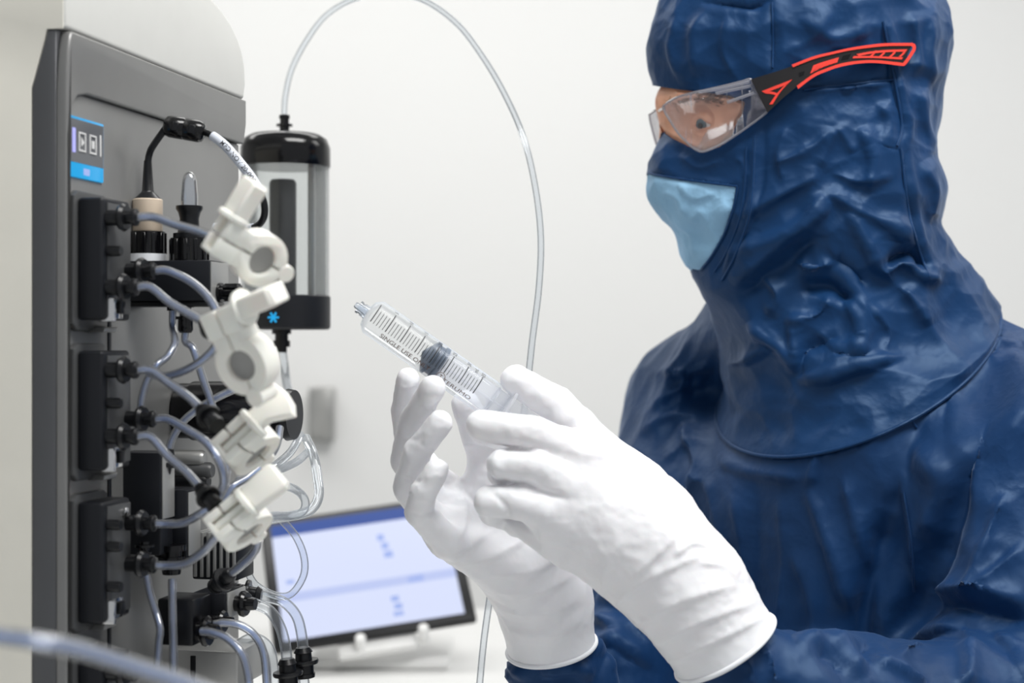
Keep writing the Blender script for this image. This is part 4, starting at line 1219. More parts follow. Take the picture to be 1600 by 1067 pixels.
hood_folds = [
    ([(1292, 301), (1255, 340), (1212, 375), (1150, 392)], 13, 6, 'c'), ([(1292, 301), (1340, 330), (1400, 360), (1428, 382)], 11, 5, 'c'),
    ([(1165, 335), (1230, 300), (1280, 275)], 11, 4, 'c'), ([(1150, 442), (1200, 402), (1260, 352), (1296, 316)], 13, 5, 'c'),
    ([(1152, 462), (1212, 424), (1275, 372)], 14, -5, 'r'), ([(1321, 331), (1350, 380), (1367, 416), (1398, 446)], 10, 5, 'c'),
    ([(1379, 414), (1420, 395), (1440, 428)], 9, -6, 'r'), ([(1383, 428), (1406, 412), (1437, 434), (1470, 442)], 8, 5, 'c'),
    ([(1406, 450), (1430, 482), (1448, 512)], 9, 4, 'c'), ([(1251, 448), (1298, 447), (1335, 474)], 10, -6, 'r'),
    ([(1298, 460), (1275, 492), (1228, 500)], 10, 5, 'c'), ([(1236, 505), (1244, 550), (1247, 587)], 9, 4, 'c'),
    ([(1247, 590), (1260, 550), (1313, 527)], 10, -4, 'r'), ([(1174, 505), (1228, 552), (1247, 588)], 9, 4, 'c'),
    ([(1247, 596), (1329, 580), (1410, 556)], 8, 4, 'c'), ([(1135, 571), (1175, 560), (1212, 538)], 8, 3, 'c'),
    ([(1320, 470), (1345, 520), (1335, 560)], 10, 4, 'c'), ([(1360, 480), (1390, 520), (1380, 550)], 10, 3, 'c'),
    ([(1280, 520), (1310, 545), (1350, 548)], 8, 3, 'c'), ([(1300, 400), (1330, 420), (1350, 450)], 10, -4, 'r'),
    ([(1240, 410), (1270, 420), (1300, 410)], 9, 4, 'c'), ([(1190, 430), (1215, 460), (1200, 490)], 10, 4, 'c'),
    ([(1410, 230), (1424, 331), (1440, 390), (1457, 436)], 5, 2.5, 'c'), ([(1402, 235), (1415, 331), (1430, 390)], 5, -2.0, 'r'),
    ([(1178, 215), (1172, 323), (1150, 392), (1128, 436)], 4, 2.2, 'r'), ([(1196, 190), (1190, 300), (1172, 370)], 4, -1.2, 'r'),
    ([(1206, 0), (1208, 60), (1207, 110)], 5, -2.0, 'r'), ([(1094, 3), (1150, 11), (1176, 13), (1207, 0)], 5, -3.0, 'r'),
    ([(1253, 137), (1320, 130), (1396, 121)], 4, -2.0, 'r'), ([(1253, 145), (1320, 138), (1396, 130)], 5, 1.8, 'c'),
    ([(1383, 33), (1400, 120), (1412, 195), (1404, 230)], 5, 2.5, 'c'), ([(1375, 33), (1392, 120), (1404, 195)], 4, -1.6, 'r'),
    ([(1299, 202), (1263, 234), (1208, 257)], 9, 4, 'c'), ([(1305, 198), (1318, 216), (1333, 240)], 8, 3, 'c'), ([(1282, 262), (1295, 230), (1304, 200)], 8, 3, 'c'),
    ([(1340, 200), (1360, 250), (1350, 300)], 11, 4, 'c'), ([(1230, 200), (1215, 240), (1225, 290)], 10, 3, 'c'), ([(1300, 270), (1340, 285), (1390, 275)], 9, 3, 'c'),
    ([(1370, 160), (1385, 190), (1375, 230)], 9, 3, 'c'), ([(1430, 140), (1440, 200), (1450, 240)], 10, 4, 'c'), ([(1430, 260), (1455, 300), (1450, 350)], 12, 5, 'c'),
    ([(1100, 20), (1085, 60), (1090, 120)], 10, 2.5, 'c'), ([(1060, 30), (1050, 80), (1065, 125)], 9, 2.5, 'c'), ([(1140, 30), (1130, 80), (1150, 120)], 10, 2, 'c'),
    ([(1250, 30), (1300, 60), (1360, 50)], 12, 3, 'c'), ([(1230, 80), (1270, 60), (1300, 20)], 10, 2.5, 'c'), ([(1420, 20), (1430, 80), (1425, 120)], 11, 4, 'c'), ([(1450, 30), (1445, 90), (1455, 130)], 8, 3, 'c'),
    ([(1150, 246), (1160, 256), (1166, 280)], 5, 1.5, 'c'), ([(1060, 240), (1090, 262), (1130, 250)], 7, 1.5, 'c'),
    # mask wrinkles
    ([(1035, 300), (1060, 310), (1072, 335)], 5, 1.6, 'c'), ([(1060, 285), (1085, 310), (1120, 300)], 6, 1.6, 'c'), ([(1110, 350), (1095, 330), (1080, 345)], 6, 1.6, 'c'), ([(1055, 345), (1080, 365), (1085, 400)], 5, 1.5, 'c'), ([(1130, 310), (1120, 340), (1100, 380)], 6, 1.4, 'c')]
hgate = np.clip(np.minimum(row * 12, (1 - row) * 25), 0, 1)
HV = folds(HV, HF, [(p, w * 1.1, h * (1.7 if p[0][1] > 330 else 1.35), k) for p, w, h, k in hood_folds], hgate)
hx, hy = PX(HV)
maskpoly0 = [(995, 270), (1011, 271), (1060, 279), (1110, 286), (1152, 291), (1146, 325), (1132, 365), (1112, 400), (1094, 423), (1082, 421), (1060, 440), (960, 330)]
openpoly = [(980, 120), (1008, 131), (1028, 135), (1060, 140), (1090, 143), (1140, 150), (1164, 160), (1160, 178), (1152, 190), (1142, 214), (1124, 230), (1096, 238), (1072, 228), (1052, 217), (1036, 207), (1025, 212), (980, 215)]
def near_poly(x, y, poly): return seg_dist(x, y, list(poly) + [poly[0]])[0]
soft = np.clip(near_poly(hx, hy, openpoly) / 14.0, 0, 1) * np.clip(near_poly(hx, hy, maskpoly0) / 10.0, 0.15, 1)
HV = creases(HV, HF, 0.0135, 15.0, 2.2, 0.5, hgate * soft, (1, 1, 1), 5)
HV = creases(HV, HF, 0.0050, 38.0, 8.0, 0.4, hgate * soft, (1, 1, 1), 9)
# cut edges: pull rim vertices onto the outlines so that the hems run clean
def snap(poly, tol):
    global HV
    pl = list(poly) + [poly[0]]
    x, y = PX(HV)
    e = 0.6
    d = seg_dist(x, y, pl)[0]
    s = np.where(inside(x, y, poly), -1, 1)
    sd = d * s
    def sdf(xx, yy): return seg_dist(xx, yy, pl)[0] * np.where(inside(xx, yy, poly), -1, 1)
    m = (np.abs(sd) < tol) & (x > 1002)
    gx = (sdf(x[m] + e, y[m]) - sdf(x[m] - e, y[m])) / (2 * e); gy = (sdf(x[m], y[m] + e) - sdf(x[m], y[m] - e)) / (2 * e)
    k = HV[m][:, 1] / FPX
    HV[m, 0] += -sd[m] * gx * k; HV[m, 2] -= -sd[m] * gy * k
snap(openpoly, 2.2); snap(maskpoly0, 2.2)
hx, hy = PX(HV)
fx = hx[HF].mean(1); fy = hy[HF].mean(1)
front = HV[HF].mean(1)[:, 0] < P(1260, 0, 1.33)[0]
f_open = inside(fx, fy, openpoly) & front
f_mask = inside(fx, fy, maskpoly0) & front
def sub(fm):
    Fs = HF[fm]; used = np.unique(Fs); mp = -np.ones(len(HV), int); mp[used] = np.arange(len(used))
    return HV[used], mp[Fs]
full_bvh = BVHTree.FromPolygons(HV.tolist(), HF.tolist())
hood_bvh = BVHTree.FromPolygons(HV.tolist(), HF[~f_open].tolist())
V, F = sub(~f_open & ~f_mask)
hood = add('hood', V, F, 'navyhood', per, None)
md = hood.modifiers.new('thickness', 'SOLIDIFY'); md.thickness = 0.0016; md.offset = -1
V, F = sub(f_mask)
V = V + vnormals(V, F) * -0.0004
msk = add('face_mask', V, F, 'maskblue', per, None)
md = msk.modifiers.new('thickness', 'SOLIDIFY'); md.thickness = 0.0012; md.offset = -1
msk['label'] = 'pale blue mask panel'
# ---------------- coverall
Sn, Sf = P(1560, 672, 1.26), P(1096, 640, 1.50)
lat = unit((Sn - Sf) * np.array([1, 1, 0])); fac = np.array([lat[1], -lat[0], 0]); fac = fac if fac[0] < 0 else -fac
Rb = np.array([lat, fac, MZ])
mid = (Sn + Sf) / 2
NK = P(1320, 560, 1.37)
suit_prims = [
    ('e', np.array([mid[0], mid[1], 1.16]), Rb, (.190, .135, .30)),
    ('e', np.array([mid[0], mid[1], 0.86]), Rb, (.190, .145, .32)),
    ('c', Sf, NK + MZ * -.055, .062, .058), ('c', NK + MZ * -.055, Sn, .060, .073),
    ('c', NK + MZ * -.03, NK + MZ * .03, .05, .045),
]
FE = P(905, 1225, 1.300)                      # far elbow
far_arm = [('c', Sf, FE, .066, .060), ('c', FE, P(876, 1098, 1.166), .062, .044), ('c', P(876, 1098, 1.166), P(862, 1000, 1.146), .030, .022)]
NE = P(1600, 1130, 1.16)                      # near elbow
near_arm = [('c', Sn, NE, .078, .064), ('c', NE, P(1225, 1110, 1.042), .062, .046), ('c', P(1225, 1110, 1.042), P(1175, 1075, 1.037), .042, .032), ('c', P(1175, 1075, 1.037), P(1110, 985, 1.031), .030, .026)]
def suit_f(p):
    d = None
    def ev(q): return sd_ell(p, q[1], q[2], q[3]) if q[0] == 'e' else sd_cap(p, q[1], q[2], q[3], q[4])
    for q in suit_prims:
        e = ev(q); d = e if d is None else smin(d, e, 0.07)
    for arm in (far_arm, near_arm):
        a = None
        for q in arm:
            e = ev(q); a = e if a is None else smin(a, e, 0.014)
        d = smin(d, a, 0.030)
    return np.maximum(d, 0.80 - p[..., 2])
SV, SF = nets(suit_f, (0.0, 0.93, 0.79), (0.62, 1.70, 1.50), 0.0031)
SV = relax(SV, SF, 1, 0.4)
suit_folds = [
    ([(1286, 679), (1276, 720), (1262, 760)], 9, 3, 'c'), ([(1262, 765), (1290, 830), (1312, 898), (1326, 960)], 12, 5, 'c'),
    ([(1316, 744), (1340, 820), (1362, 898)], 12, 4, 'c'), ([(1188, 744), (1180, 860), (1172, 994)], 14, -4, 'r'),
    ([(1102, 744), (1118, 800), (1132, 860)], 10, 3, 'c'), ([(1060, 780), (1078, 764), (1100, 744)], 8, 3, 'c'),
    ([(1124, 712), (1168, 736), (1259, 750)], 8, 3.5, 'c'), ([(1150, 770), (1160, 850), (1150, 940)], 12, 3, 'c'),
    ([(1220, 770), (1225, 860), (1215, 980)], 14, 3, 'c'), ([(1240, 860), (1270, 940), (1270, 1040)], 14, 3, 'c'),
    ([(1395, 602), (1416, 636), (1434, 668)], 7, 3, 'c'), ([(1410, 740), (1424, 845), (1428, 928)], 8, 4, 'c'),
    ([(1440, 640), (1425, 700), (1412, 760), (1391, 806)], 14, -5, 'r'), ([(1391, 800), (1365, 890), (1350, 960), (1345, 1040)], 20, -14, 'r'),
    ([(1560, 650), (1513, 762), (1465, 862), (1434, 950), (1378, 1020)], 20, -16, 'r'),
    ([(1430, 690), (1470, 760), (1440, 850)], 16, 5, 'r'), ([(1600, 613), (1545, 690), (1510, 797)], 16, 5, 'c'),
    ([(1572, 766), (1540, 850), (1509, 937)], 14, 6, 'c'), ([(1600, 850), (1550, 900), (1500, 935)], 12, 5, 'c'),
    ([(1450, 962), (1500, 950), (1540, 958), (1620, 975)], 14, -9, 'r'), ([(1440, 930), (1500, 920), (1600, 940)], 11, 6, 'c'),
    ([(1512, 985), (1508, 1030), (1500, 1080)], 12, 6, 'c'), ([(1400, 1030), (1460, 990), (1512, 985)], 12, 6, 'c'),
    ([(1560, 990), (1580, 1030), (1600, 1080)], 12, 5, 'c'), ([(1246, 1020), (1275, 1003), (1325, 1025), (1345, 1060)], 12, 7, 'r'),
    ([(1270, 1022), (1300, 1030), (1315, 1052)], 8, -8, 'r'), ([(1190, 1010), (1205, 1040), (1210, 1075)], 8, 4, 'c'),
    ([(1160, 1030), (1175, 1050), (1170, 1080)], 8, 4, 'c'), ([(1355, 1035), (1400, 1050), (1450, 1075)], 10, 6, 'c'),
    ([(1540, 520), (1500, 560), (1470, 620)], 10, 4, 'c'), ([(1600, 560), (1560, 570), (1500, 600)], 9, 4, 'c'), ([(1590, 545), (1550, 535), (1535, 525)], 6, 2.5, 'c'),
    ([(1480, 560), (1500, 620), (1490, 680)], 12, 4, 'c'), ([(1420, 600), (1400, 660), (1350, 700)], 12, 3, 'c'),
    ([(1020, 640), (1060, 610), (1110, 600)], 9, 2, 'c'), ([(1000, 680), (1050, 650), (1110, 650)], 9, 2, 'c'), ([(1040, 720), (1080, 690), (1120, 690)], 9, 2, 'c'),
    ([(1030, 580), (1070, 585), (1120, 575)], 9, 3, 'c'), ([(1000, 730), (1040, 760), (1060, 830)], 10, 4, 'c'), ([(1070, 660), (1090, 720), (1075, 760)], 9, 4, 'c'),
    ([(780, 990), (800, 1030), (830, 1060)], 8, 4, 'c'), ([(920, 960), (960, 990), (940, 1050)], 10, 6, 'c'), ([(900, 1020), (960, 1010), (1010, 1040)], 10, 6, 'c'),
    ([(930, 930), (980, 950), (1020, 1000)], 10, 5, 'c'), ([(850, 1050), (880, 1040), (920, 1060)], 8, 5, 'c'), ([(770, 1040), (790, 1030), (810, 1070)], 7, 4, 'c')]
gate = np.clip((SV[:, 2] - 0.9) * 8, 0.2, 1)
SV = folds(SV, SF, [(p, w * 1.15, h * (1.6 if h > 0 else .85), k) for p, w, h, k in suit_folds])
SV = creases(SV, SF, 0.0190, 12.0, 1.3, 0.5, None, (1, 1, .6), 4)
SV = creases(SV, SF, 0.0062, 32.0, 5.1, 0.4, None, (1, 1, .7), 7)
# the coverall stays under the hood, sinking smoothly towards the collar seam
ring = HV[-nU:]; eye0 = np.array([0, 0, CZ])
pre = BVHTree.FromPolygons(SV.tolist(), SF.tolist())
rp, rd = [], []
for q in ring:
    if q[1] > 1.42: continue
    dq = q - eye0; L_ = np.linalg.norm(dq); h = pre.ray_cast(Vector(eye0), Vector(dq / L_))
    if h[0] is not None: rp.append(PX(q)); rd.append(L_ + .003 - h[3])
rp = np.array(rp); rd = np.array(rd)
print('COLLAR push', rd.min(), rd.max(), rd.mean())
sx, sy = PX(SV)
hb = BVHTree.FromPolygons(HV.tolist(), HF.tolist())
cand = np.where((sx > 1000) & (sy < 860) & (SV[:, 1] < 1.52))[0]
for i in cand:
    dq = SV[i] - eye0; L_ = np.linalg.norm(dq); dn = dq / L_
    h = hb.ray_cast(Vector(eye0), Vector(dn))
    dd = np.hypot(rp[:, 0] - sx[i], rp[:, 1] - sy[i]); kq = dd.argmin()
    if h[0] is not None:
        if L_ < h[3] + .003: SV[i] += dn * (h[3] + .003 - L_)
    elif dd[kq] < 110:
        wq = np.exp(-(dd / 14.0) ** 2); pu = (wq * rd).sum() / wq.sum() if wq.sum() > 1e-9 else rd[kq]
        SV[i] += dn * pu * (0.5 + 0.5 * math.cos(math.pi * dd[kq] / 110.0))
suit_bvh = BVHTree.FromPolygons(SV.tolist(), SF.tolist())
suit = add('coverall', SV, SF, 'navy', per, None)

# trousers and boots down to the floor
def leg_f(p):
    d = sd_ell(p, np.array([mid[0], mid[1], 0.86]), Rb, (.188, .143, .20))
    for s in (-1, 1):
        hip = np.array([mid[0], mid[1], 0.84]) + lat * s * .095
        kn = hip + np.array([0, 0, -.38]) + fac * .02; an = kn + np.array([0, 0, -.38]) - fac * .02
        l = smin(sd_cap(p, hip, kn, .092, .072), sd_cap(p, kn, an, .072, .062), .03)
        d = smin(d, l, .03)
    return np.maximum(d, p[..., 2] - 0.83)
LV, LF = nets(leg_f, (mid[0] - .34, mid[1] - .34, 0.0), (mid[0] + .34, mid[1] + .34, 0.86), 0.011)
LV = crumple(LV, LF, 0.004, 11.0, 4.0)
add('trousers', LV, LF, 'navy', per, None)
for s in (-1, 1):
    an = np.array([mid[0], mid[1], 0.0]) + lat * s * .095
    def boot_f(p, an=an):
        d = smin(sd_cap(p, an + MZ * .05 - fac * .02, an + MZ * .13 - fac * .02, .055, .060), sd_cap(p, an + MZ * .045 - fac * .03, an + fac * .15 + MZ * .035, .048, .040), .03)
        return np.maximum(d, 0.0015 - p[..., 2])
    BV, BF = nets(boot_f, an - 0.2 + np.array([0, 0, .19]), an + 0.25, 0.010)
    add('boot', BV, BF, 'boot', per, None)

# stitched seams: collar and hood panels
def seam(pts, bvh, r, name, parent, off=0.0006, m='navyhood'):
    out = []
    for x, y in spline(pts, 10):
        d = Vector(P(x, y, 1.0) - np.array([0, 0, CZ])).normalized()
        h = bvh.ray_cast(Vector((0, 0, CZ)), d)
        if h[0] is not None: out.append(np.array(h[0]) - np.array(d) * off)
    if len(out) > 3:
        out = np.array(out)
        for _ in range(2): out[1:-1] = (out[:-2] + 2 * out[1:-1] + out[2:]) / 4
        G().tube(out, r, 8).out(name, m, parent)
seam([(1407, 232), (1420, 331), (1436, 390), (1452, 432)], hood_bvh, .0011, 'seam', hood)
seam([(1380, 34), (1397, 120), (1409, 195), (1402, 228)], hood_bvh, .0011, 'seam', hood)
seam([(1206, 4), (1208, 60), (1207, 106)], hood_bvh, .0009, 'seam', hood)
seam([(1256, 140), (1320, 133), (1396, 124)], hood_bvh, .0010, 'seam', hood)
seam([(1179, 212), (1173, 323), (1150, 396), (1128, 438)], hood_bvh, .0011, 'seam', hood)
seam([(1166, 230), (1160, 323), (1138, 388), (1116, 425)], hood_bvh, .0009, 'seam', hood)
seam([(1016, 271.5), (1060, 279), (1110, 286), (1152, 291)], hood_bvh, .0010, 'mask_seam', hood)
seam([(1152, 291), (1146, 325), (1132, 365), (1112, 400), (1095, 422)], hood_bvh, .0011, 'mask_seam', hood)
seam([(1395, 610), (1416, 638), (1432, 668)], suit_bvh, .0010, 'seam', suit, m='navy')
seam([(1412, 770), (1424, 845), (1428, 925)], suit_bvh, .0010, 'seam', suit, m='navy')
# collar hem: a rolled edge along the bottom of the hood
hem = HV[-nU:]
G().tube(hem, 0.0016, 8, closed=True).out('collar_hem', 'navyhood', hood)

# ---------------- body: head with face, neck, trunk, one surface
_h = full_bvh.ray_cast(Vector((0, 0, CZ)), Vector(P(1108, 193, 1.0) - np.array([0, 0, CZ])).normalized())
Ey = P(1108, 193, _h[0].y + .0150)            # near eye
EyF = np.array([Ey[0], 2 * 1.331 - Ey[1], Ey[2]])
def body_f(p):
    d = sd_ell(p, P(1262, 105, 1.331), np.eye(3), (.093, .073, .098))
    d = smin(d, sd_ell(p, P(1138, 205, 1.331), np.eye(3), (.0575, .0600, .088)), .03)
    d = smin(d, sd_cap(p, P(1052, 158, 1.331), P(1125, 152, 1.285), .0080, .0100), .020)     # brow
    d = smin(d, sd_cap(p, P(1052, 158, 1.331), np.array([*P(1125, 152, 1.285)]) * [1, 0, 1] + np.array([0, 1.377, 0]), .0080, .0100), .020)
    d = smin(d, sd_cap(p, P(1060, 172, 1.331), P(1048, 245, 1.331), .0065, .0095), .014)     # nose
    d = smin(d, sd_cap(p, P(1128, 228, 1.288), P(1180, 235, 1.272), .0120, .0140), .025)     # cheekbone
    d = smin(d, sd_cap(p, P(1125, 325, 1.331), P(1170, 340, 1.331), .024, .036), .03)        # jaw
    for e in (Ey, EyF):
        sgn = -1 if e[1] < 1.331 else 1
        d = smax(d, -(np.sqrt(((p - (e + np.array([-.012, sgn * .016, .001])).astype(np.float32)) ** 2).sum(-1)) - .0120), .018)
        q = p - e.astype(np.float32)
        ball = np.sqrt((q * q).sum(-1)) - .0132
        # lids: the ball with a slit, the gaze lowered
        slit = np.maximum(np.maximum(q[..., 2] + .0020 + q[..., 0] * .05, -(q[..., 2] + .0048)), (q @ np.array([.6, -.8 * sgn, 0], np.float32)) * 1.0 + .004)
        lid = np.maximum(ball, -slit)
        d = smin(d, lid, .0022)
    d = smin(d, sd_cap(p, P(1215, 300, 1.335), P(1300, 520, 1.365), .050, .056), .04)        # neck
    d = smin(d, sd_cap(p, Sf * .6 + NK * .4 - MZ * .035, NK + MZ * -.075, .025, .040), .03)
    d = smin(d, sd_cap(p, NK + MZ * -.075, Sn * .6 + NK * .4 - MZ * .045, .040, .025), .03)
    d = smin(d, sd_ell(p, np.array([mid[0], mid[1], 1.17]), Rb, (.12, .075, .20)), .04)
    return d
BV, BF = nets(body_f, (0.06, 1.18, 0.94), (0.46, 1.56, 1.70), 0.0058, 1)
# refine the face that shows between hood and mask
me = bpy.data.meshes.new('tmp'); me.from_pydata(BV.tolist(), [], BF.tolist())
bm = bmesh.new(); bm.from_mesh(me)
for rep in range(3):
    fs = []
    for f_ in bm.faces:
        c = f_.calc_center_median()
        if c.x < P(1185, 0, 1.29)[0] and P(0, 262, 1.3)[2] < c.z < P(0, 108, 1.3)[2]: fs.append(f_)
    es = list({e for f_ in fs for e in f_.edges})
    bmesh.ops.subdivide_edges(bm, edges=es, cuts=1, use_grid_fill=True)
bmesh.ops.triangulate(bm, faces=[f_ for f_ in bm.faces if len(f_.verts) > 4])
bm.verts.index_update()
BV = np.array([v.co[:] for v in bm.verts]); BF2 = [[v.index for v in f_.verts] for f_ in bm.faces]
bm.free(); bpy.data.meshes.remove(me)
for _ in range(4): BV = project(body_f, BV, 0.004).astype(float)
bx, by = PX(BV)
op_d = seg_dist(bx, by, openpoly + [openpoly[0]])[0] * np.where(inside(bx, by, openpoly), -1, 1)
for i in np.where(BV[:, 1] < 1.345)[0]:
    v = Vector(BV[i] - np.array([0, 0, CZ])); L_ = v.length; dn = v / L_
    h = full_bvh.ray_cast(Vector((0, 0, CZ)), dn)
    if h[0] is None or h[0].y > 1.40: continue
    need = h[3] + (0.004 if op_d[i] > 0 else 0.0005 + 0.0035 * min(1, max(0, (op_d[i] + 6) / 6)))
    if L_ < need: BV[i] += np.array(dn) * (need - L_)
add('body', BV, BF2, 'skin', per, None)
for e in (Ey, EyF):
    gz = unit(np.array([-.66, (-.66 if e[1] < 1.331 else -.3), -.24]))
    eye = G().lathe(e - gz * .0126, gz, [(.0126 - .0126 * math.cos(a), max(.0126 * math.sin(a), .00005)) for a in np.linspace(0, math.pi, 20)], 28, False).out('eyeball', 'eyewhite', per, None)
    G().lathe(e + gz * .0113, gz, [(0, .0058), (.0010, .0040), (.0014, .0021)], 24).out('iris', 'iris', eye, None)
    G().lathe(e + gz * .0126, gz, [(0, .0026), (.0007, .0020)], 20).out('pupil', 'blackgloss', eye, None)
# eyebrows and lashes as short hairs
def hairs(path, n, L, r, spread, m, name, off, lean):
    pts = [Vector(q) for q in path]
    bvhb = BVHTree.FromPolygons(BV.tolist(), BF2)
    g = G()
    sp = spline([np.array(q) for q in path], 12)
    for k in range(n):
        t = random.random() * (len(sp) - 1); i = int(min(len(sp) - 2, t)); q = sp[i] + (sp[i + 1] - sp[i]) * (t - i)
        q = q + np.array([random.gauss(0, spread), 0, random.gauss(0, spread)])
        h = bvhb.find_nearest(Vector(q))
        if h[0] is None: continue
        b_ = np.array(h[0]); nrm = np.array(h[1])
        dirn = unit(np.array(lean) + rng.normal(0, .25, 3) + nrm * .45)
        g.tube([b_ - nrm * .0005, b_ + dirn * L * .5, b_ + dirn * L + nrm * -.0008], [r, r * .8, r * .2], 4, False)
    g.out(name, m, per, None)
hairs([P(1046, 162, 1.318), P(1070, 158, 1.295), P(1098, 154, 1.283), P(1122, 158, 1.278)], 300, .0062, .00040, .0017, 'brow', 'eyebrow', 0, (.9, 0, .15))
mir = lambda q: np.array([q[0], 2.662 - q[1], q[2]])
hairs([mir(P(1046, 162, 1.318)), mir(P(1070, 158, 1.295)), mir(P(1098, 154, 1.283))], 120, .0062, .00040, .0017, 'brow', 'eyebrow', 0, (.9, 0, .15))

# ================================================================ SAFETY GLASSES
gls = thing('safety_glasses', 'clear wraparound safety glasses with black and red temple worn over the hood', 'glasses', P(1100, 190, 1.27))
def hoodY(x, y, off):
    d = Vector(P(x, y, 1.0) - np.array([0, 0, CZ])).normalized()
    h = hood_bvh.ray_cast(Vector((0, 0, CZ)), d)
    return h[0][1] - off if h[0] is not None and h[0][1] < 1.36 else None
xs_ = np.linspace(1165, 1432, 24); Ys_ = []
for x in xs_:
    yc = np.interp(x, [1165, 1200, 1240, 1300, 1360, 1432], [145, 148, 122, 100, 86, 82])
    c = [hoodY(x, yc + q, .0035) for q in (-16, -8, 0, 8, 16)]
    c = [q for q in c if q is not None]
    Ys_.append(min(c) if c else np.nan)
Ys_ = np.array(Ys_); Ys_ = np.interp(xs_, xs_[~np.isnan(Ys_)], Ys_[~np.isnan(Ys_)])
cf = np.polyfit(xs_ - 1300, Ys_, 2); Yfit = np.polyval(cf, xs_ - 1300); Yfit -= max(0, (Yfit - Ys_).max()) * .8
def tY(x): return float(np.interp(x, xs_, Yfit))
YH = tY(1190)
def slabpx(name, m, poly, th0, th1, parent, bev=0.0004, n=6):
    """a shaped plate that follows the side of the head; outline in pixels, real thickness"""
    bm = bmesh.new()
    vs_ = [bm.verts.new((q[0], q[1], 0)) for q in poly]
    f0 = bm.faces.new(vs_)
    r = bmesh.ops.triangulate(bm, faces=[f0])
    bmesh.ops.subdivide_edges(bm, edges=[e for e in bm.edges if e.calc_length() > 22], cuts=2, use_grid_fill=False)
    bmesh.ops.triangulate(bm, faces=bm.faces[:])
    r = bmesh.ops.extrude_face_region(bm, geom=bm.faces[:])
    top_ = {v for v in r['geom'] if isinstance(v, bmesh.types.BMVert)}
    for v in bm.verts: v.co.z = 1.0 if v in top_ else 0.0
    bmesh.ops.recalc_face_normals(bm, faces=bm.faces[:])
    bm.verts.index_update()
    V = [P(v.co.x, v.co.y, tY(v.co.x) - (th1 if v.co.z > .5 else th0)) for v in bm.verts]
    F = [[v.index for v in f_.verts] for f_ in bm.faces]
    bm.free()
    return add(name, V, F, m, parent, 30)
def strip(name, m, top, bot, th0, th1, parent):
    """plate between two pixel edges that follow each other"""
    T_ = spline(top, 6); B_ = spline(bot, 6); n = len(T_)
    V = []
    for k in range(n):
        for (x, y) in (T_[k], B_[k]):
            V.append(P(x, y, tY(x) - th1))
        for (x, y) in (T_[k], B_[k]):
            V.append(P(x, y, tY(x) - th0))
    F = []
    for k in range(n - 1):
        a, b = 4 * k, 4 * k + 4
        F += [(a, a + 1, b + 1, b), (a + 2, b + 2, b + 3, a + 3), (a, b, b + 2, a + 2), (a + 1, a + 3, b + 3, b + 1)]
    F += [(0, 2, 3, 1), (4 * n - 4, 4 * n - 3, 4 * n - 1, 4 * n - 2)]
    return add(name, V, F, m, parent, 30)
tem = strip('temple', 'templeblack', [(1173, 124), (1194, 117.5), (1215, 111), (1238, 103), (1271, 91), (1300, 84), (1327, 78), (1355, 74), (1384, 71), (1425, 70)],
            [(1199, 176), (1212, 164), (1226, 151), (1246, 135), (1271, 118), (1292, 109), (1313, 102), (1340, 97), (1370, 96), (1411, 100)], 0.0, .0030, gls)
strip('upper_grip', 'red', [(1237, 101), (1271, 88), (1300, 81), (1327, 75), (1355, 70.5), (1384, 67.5), (1426, 67)], [(1239, 105), (1271, 92.5), (1300, 85), (1327, 79), (1355, 75), (1384, 72), (1424, 71.5)], -.0004, .0040, tem)
strip('tip_grip', 'red', [(1423, 67), (1429, 68.5), (1431, 73), (1430, 79), (1422, 92), (1414, 102), (1408, 103)], [(1422, 71.5), (1425, 72.5), (1426, 75), (1425, 78), (1418, 89), (1411, 98), (1407, 98.5)], -.0004, .0041, tem)
strip('lower_grip', 'red', [(1245, 134), (1271, 115.5), (1292, 106.5), (1313, 99.5), (1340, 95), (1370, 94), (1409, 98)], [(1247, 139), (1271, 121), (1292, 111.5), (1313, 104.5), (1340, 99.5), (1370, 98.5), (1410, 103)], -.0004, .0040, tem)
strip('arrow_inlay', 'red', [(1190, 142.5), (1212, 134), (1238, 124)], [(1196, 145), (1213, 138.5), (1230, 132)], .0020, .0036, tem)
strip('arrow_inlay', 'red', [(1237, 124.5), (1220, 143), (1207, 163)], [(1229, 130), (1214, 146), (1202, 163)], .0020, .0036, tem)
strip('arrow_inlay', 'red', [(1190, 142.5), (1205, 143), (1216, 146)], [(1196, 146), (1206, 147), (1213, 149)], .0020, .0035, tem)
strip('ribbed_inlay', 'red', [(1271, 102), (1290, 95.5), (1311, 89.5)], [(1266, 115), (1286, 105), (1308, 97.5)], .0020, .0034, tem)
for k in range(5):
    x = 1275 + 7.4 * k; y = 104.5 - 2.6 * k
    strip('rib', 'red', [(x, y - 3), (x - 2, y + 1), (x - 4, y + 5.5)], [(x + 3, y - 4), (x + 1, y), (x - 1, y + 4)], .0030, .0041, tem)
strip('end_inlay', 'red', [(1338, 84.5), (1360, 80.5), (1385, 78), (1418, 77)], [(1342, 87.5), (1360, 84), (1385, 81.5), (1415, 80.5)], .0020, .0036, tem)
strip('end_inlay', 'red', [(1334, 87.5), (1360, 87.5), (1385, 88.5), (1411, 89.5)], [(1332, 91), (1360, 90.5), (1385, 91.5), (1409, 93)], .0020, .0036, tem)
for a in (1358, 1373, 1389, 1404):
    strip('inlay_strut', 'red', [(a, 88.5), (a + 5, 84), (a + 9, 79)], [(a + 3.5, 89), (a + 8.5, 84.5), (a + 12.5, 79)], .0020, .0034, tem)
strip('temple_slot', 'blackgloss', [(1317, 87), (1323, 85.5), (1330, 84)], [(1314, 94), (1320, 93), (1326, 92)], .0029, .0033, tem)
strip('temple_slot', 'blackgloss', [(1248, 114), (1252, 112.5), (1257, 111)], [(1249, 120), (1252, 118.5), (1256, 117)], .0029, .0033, tem)
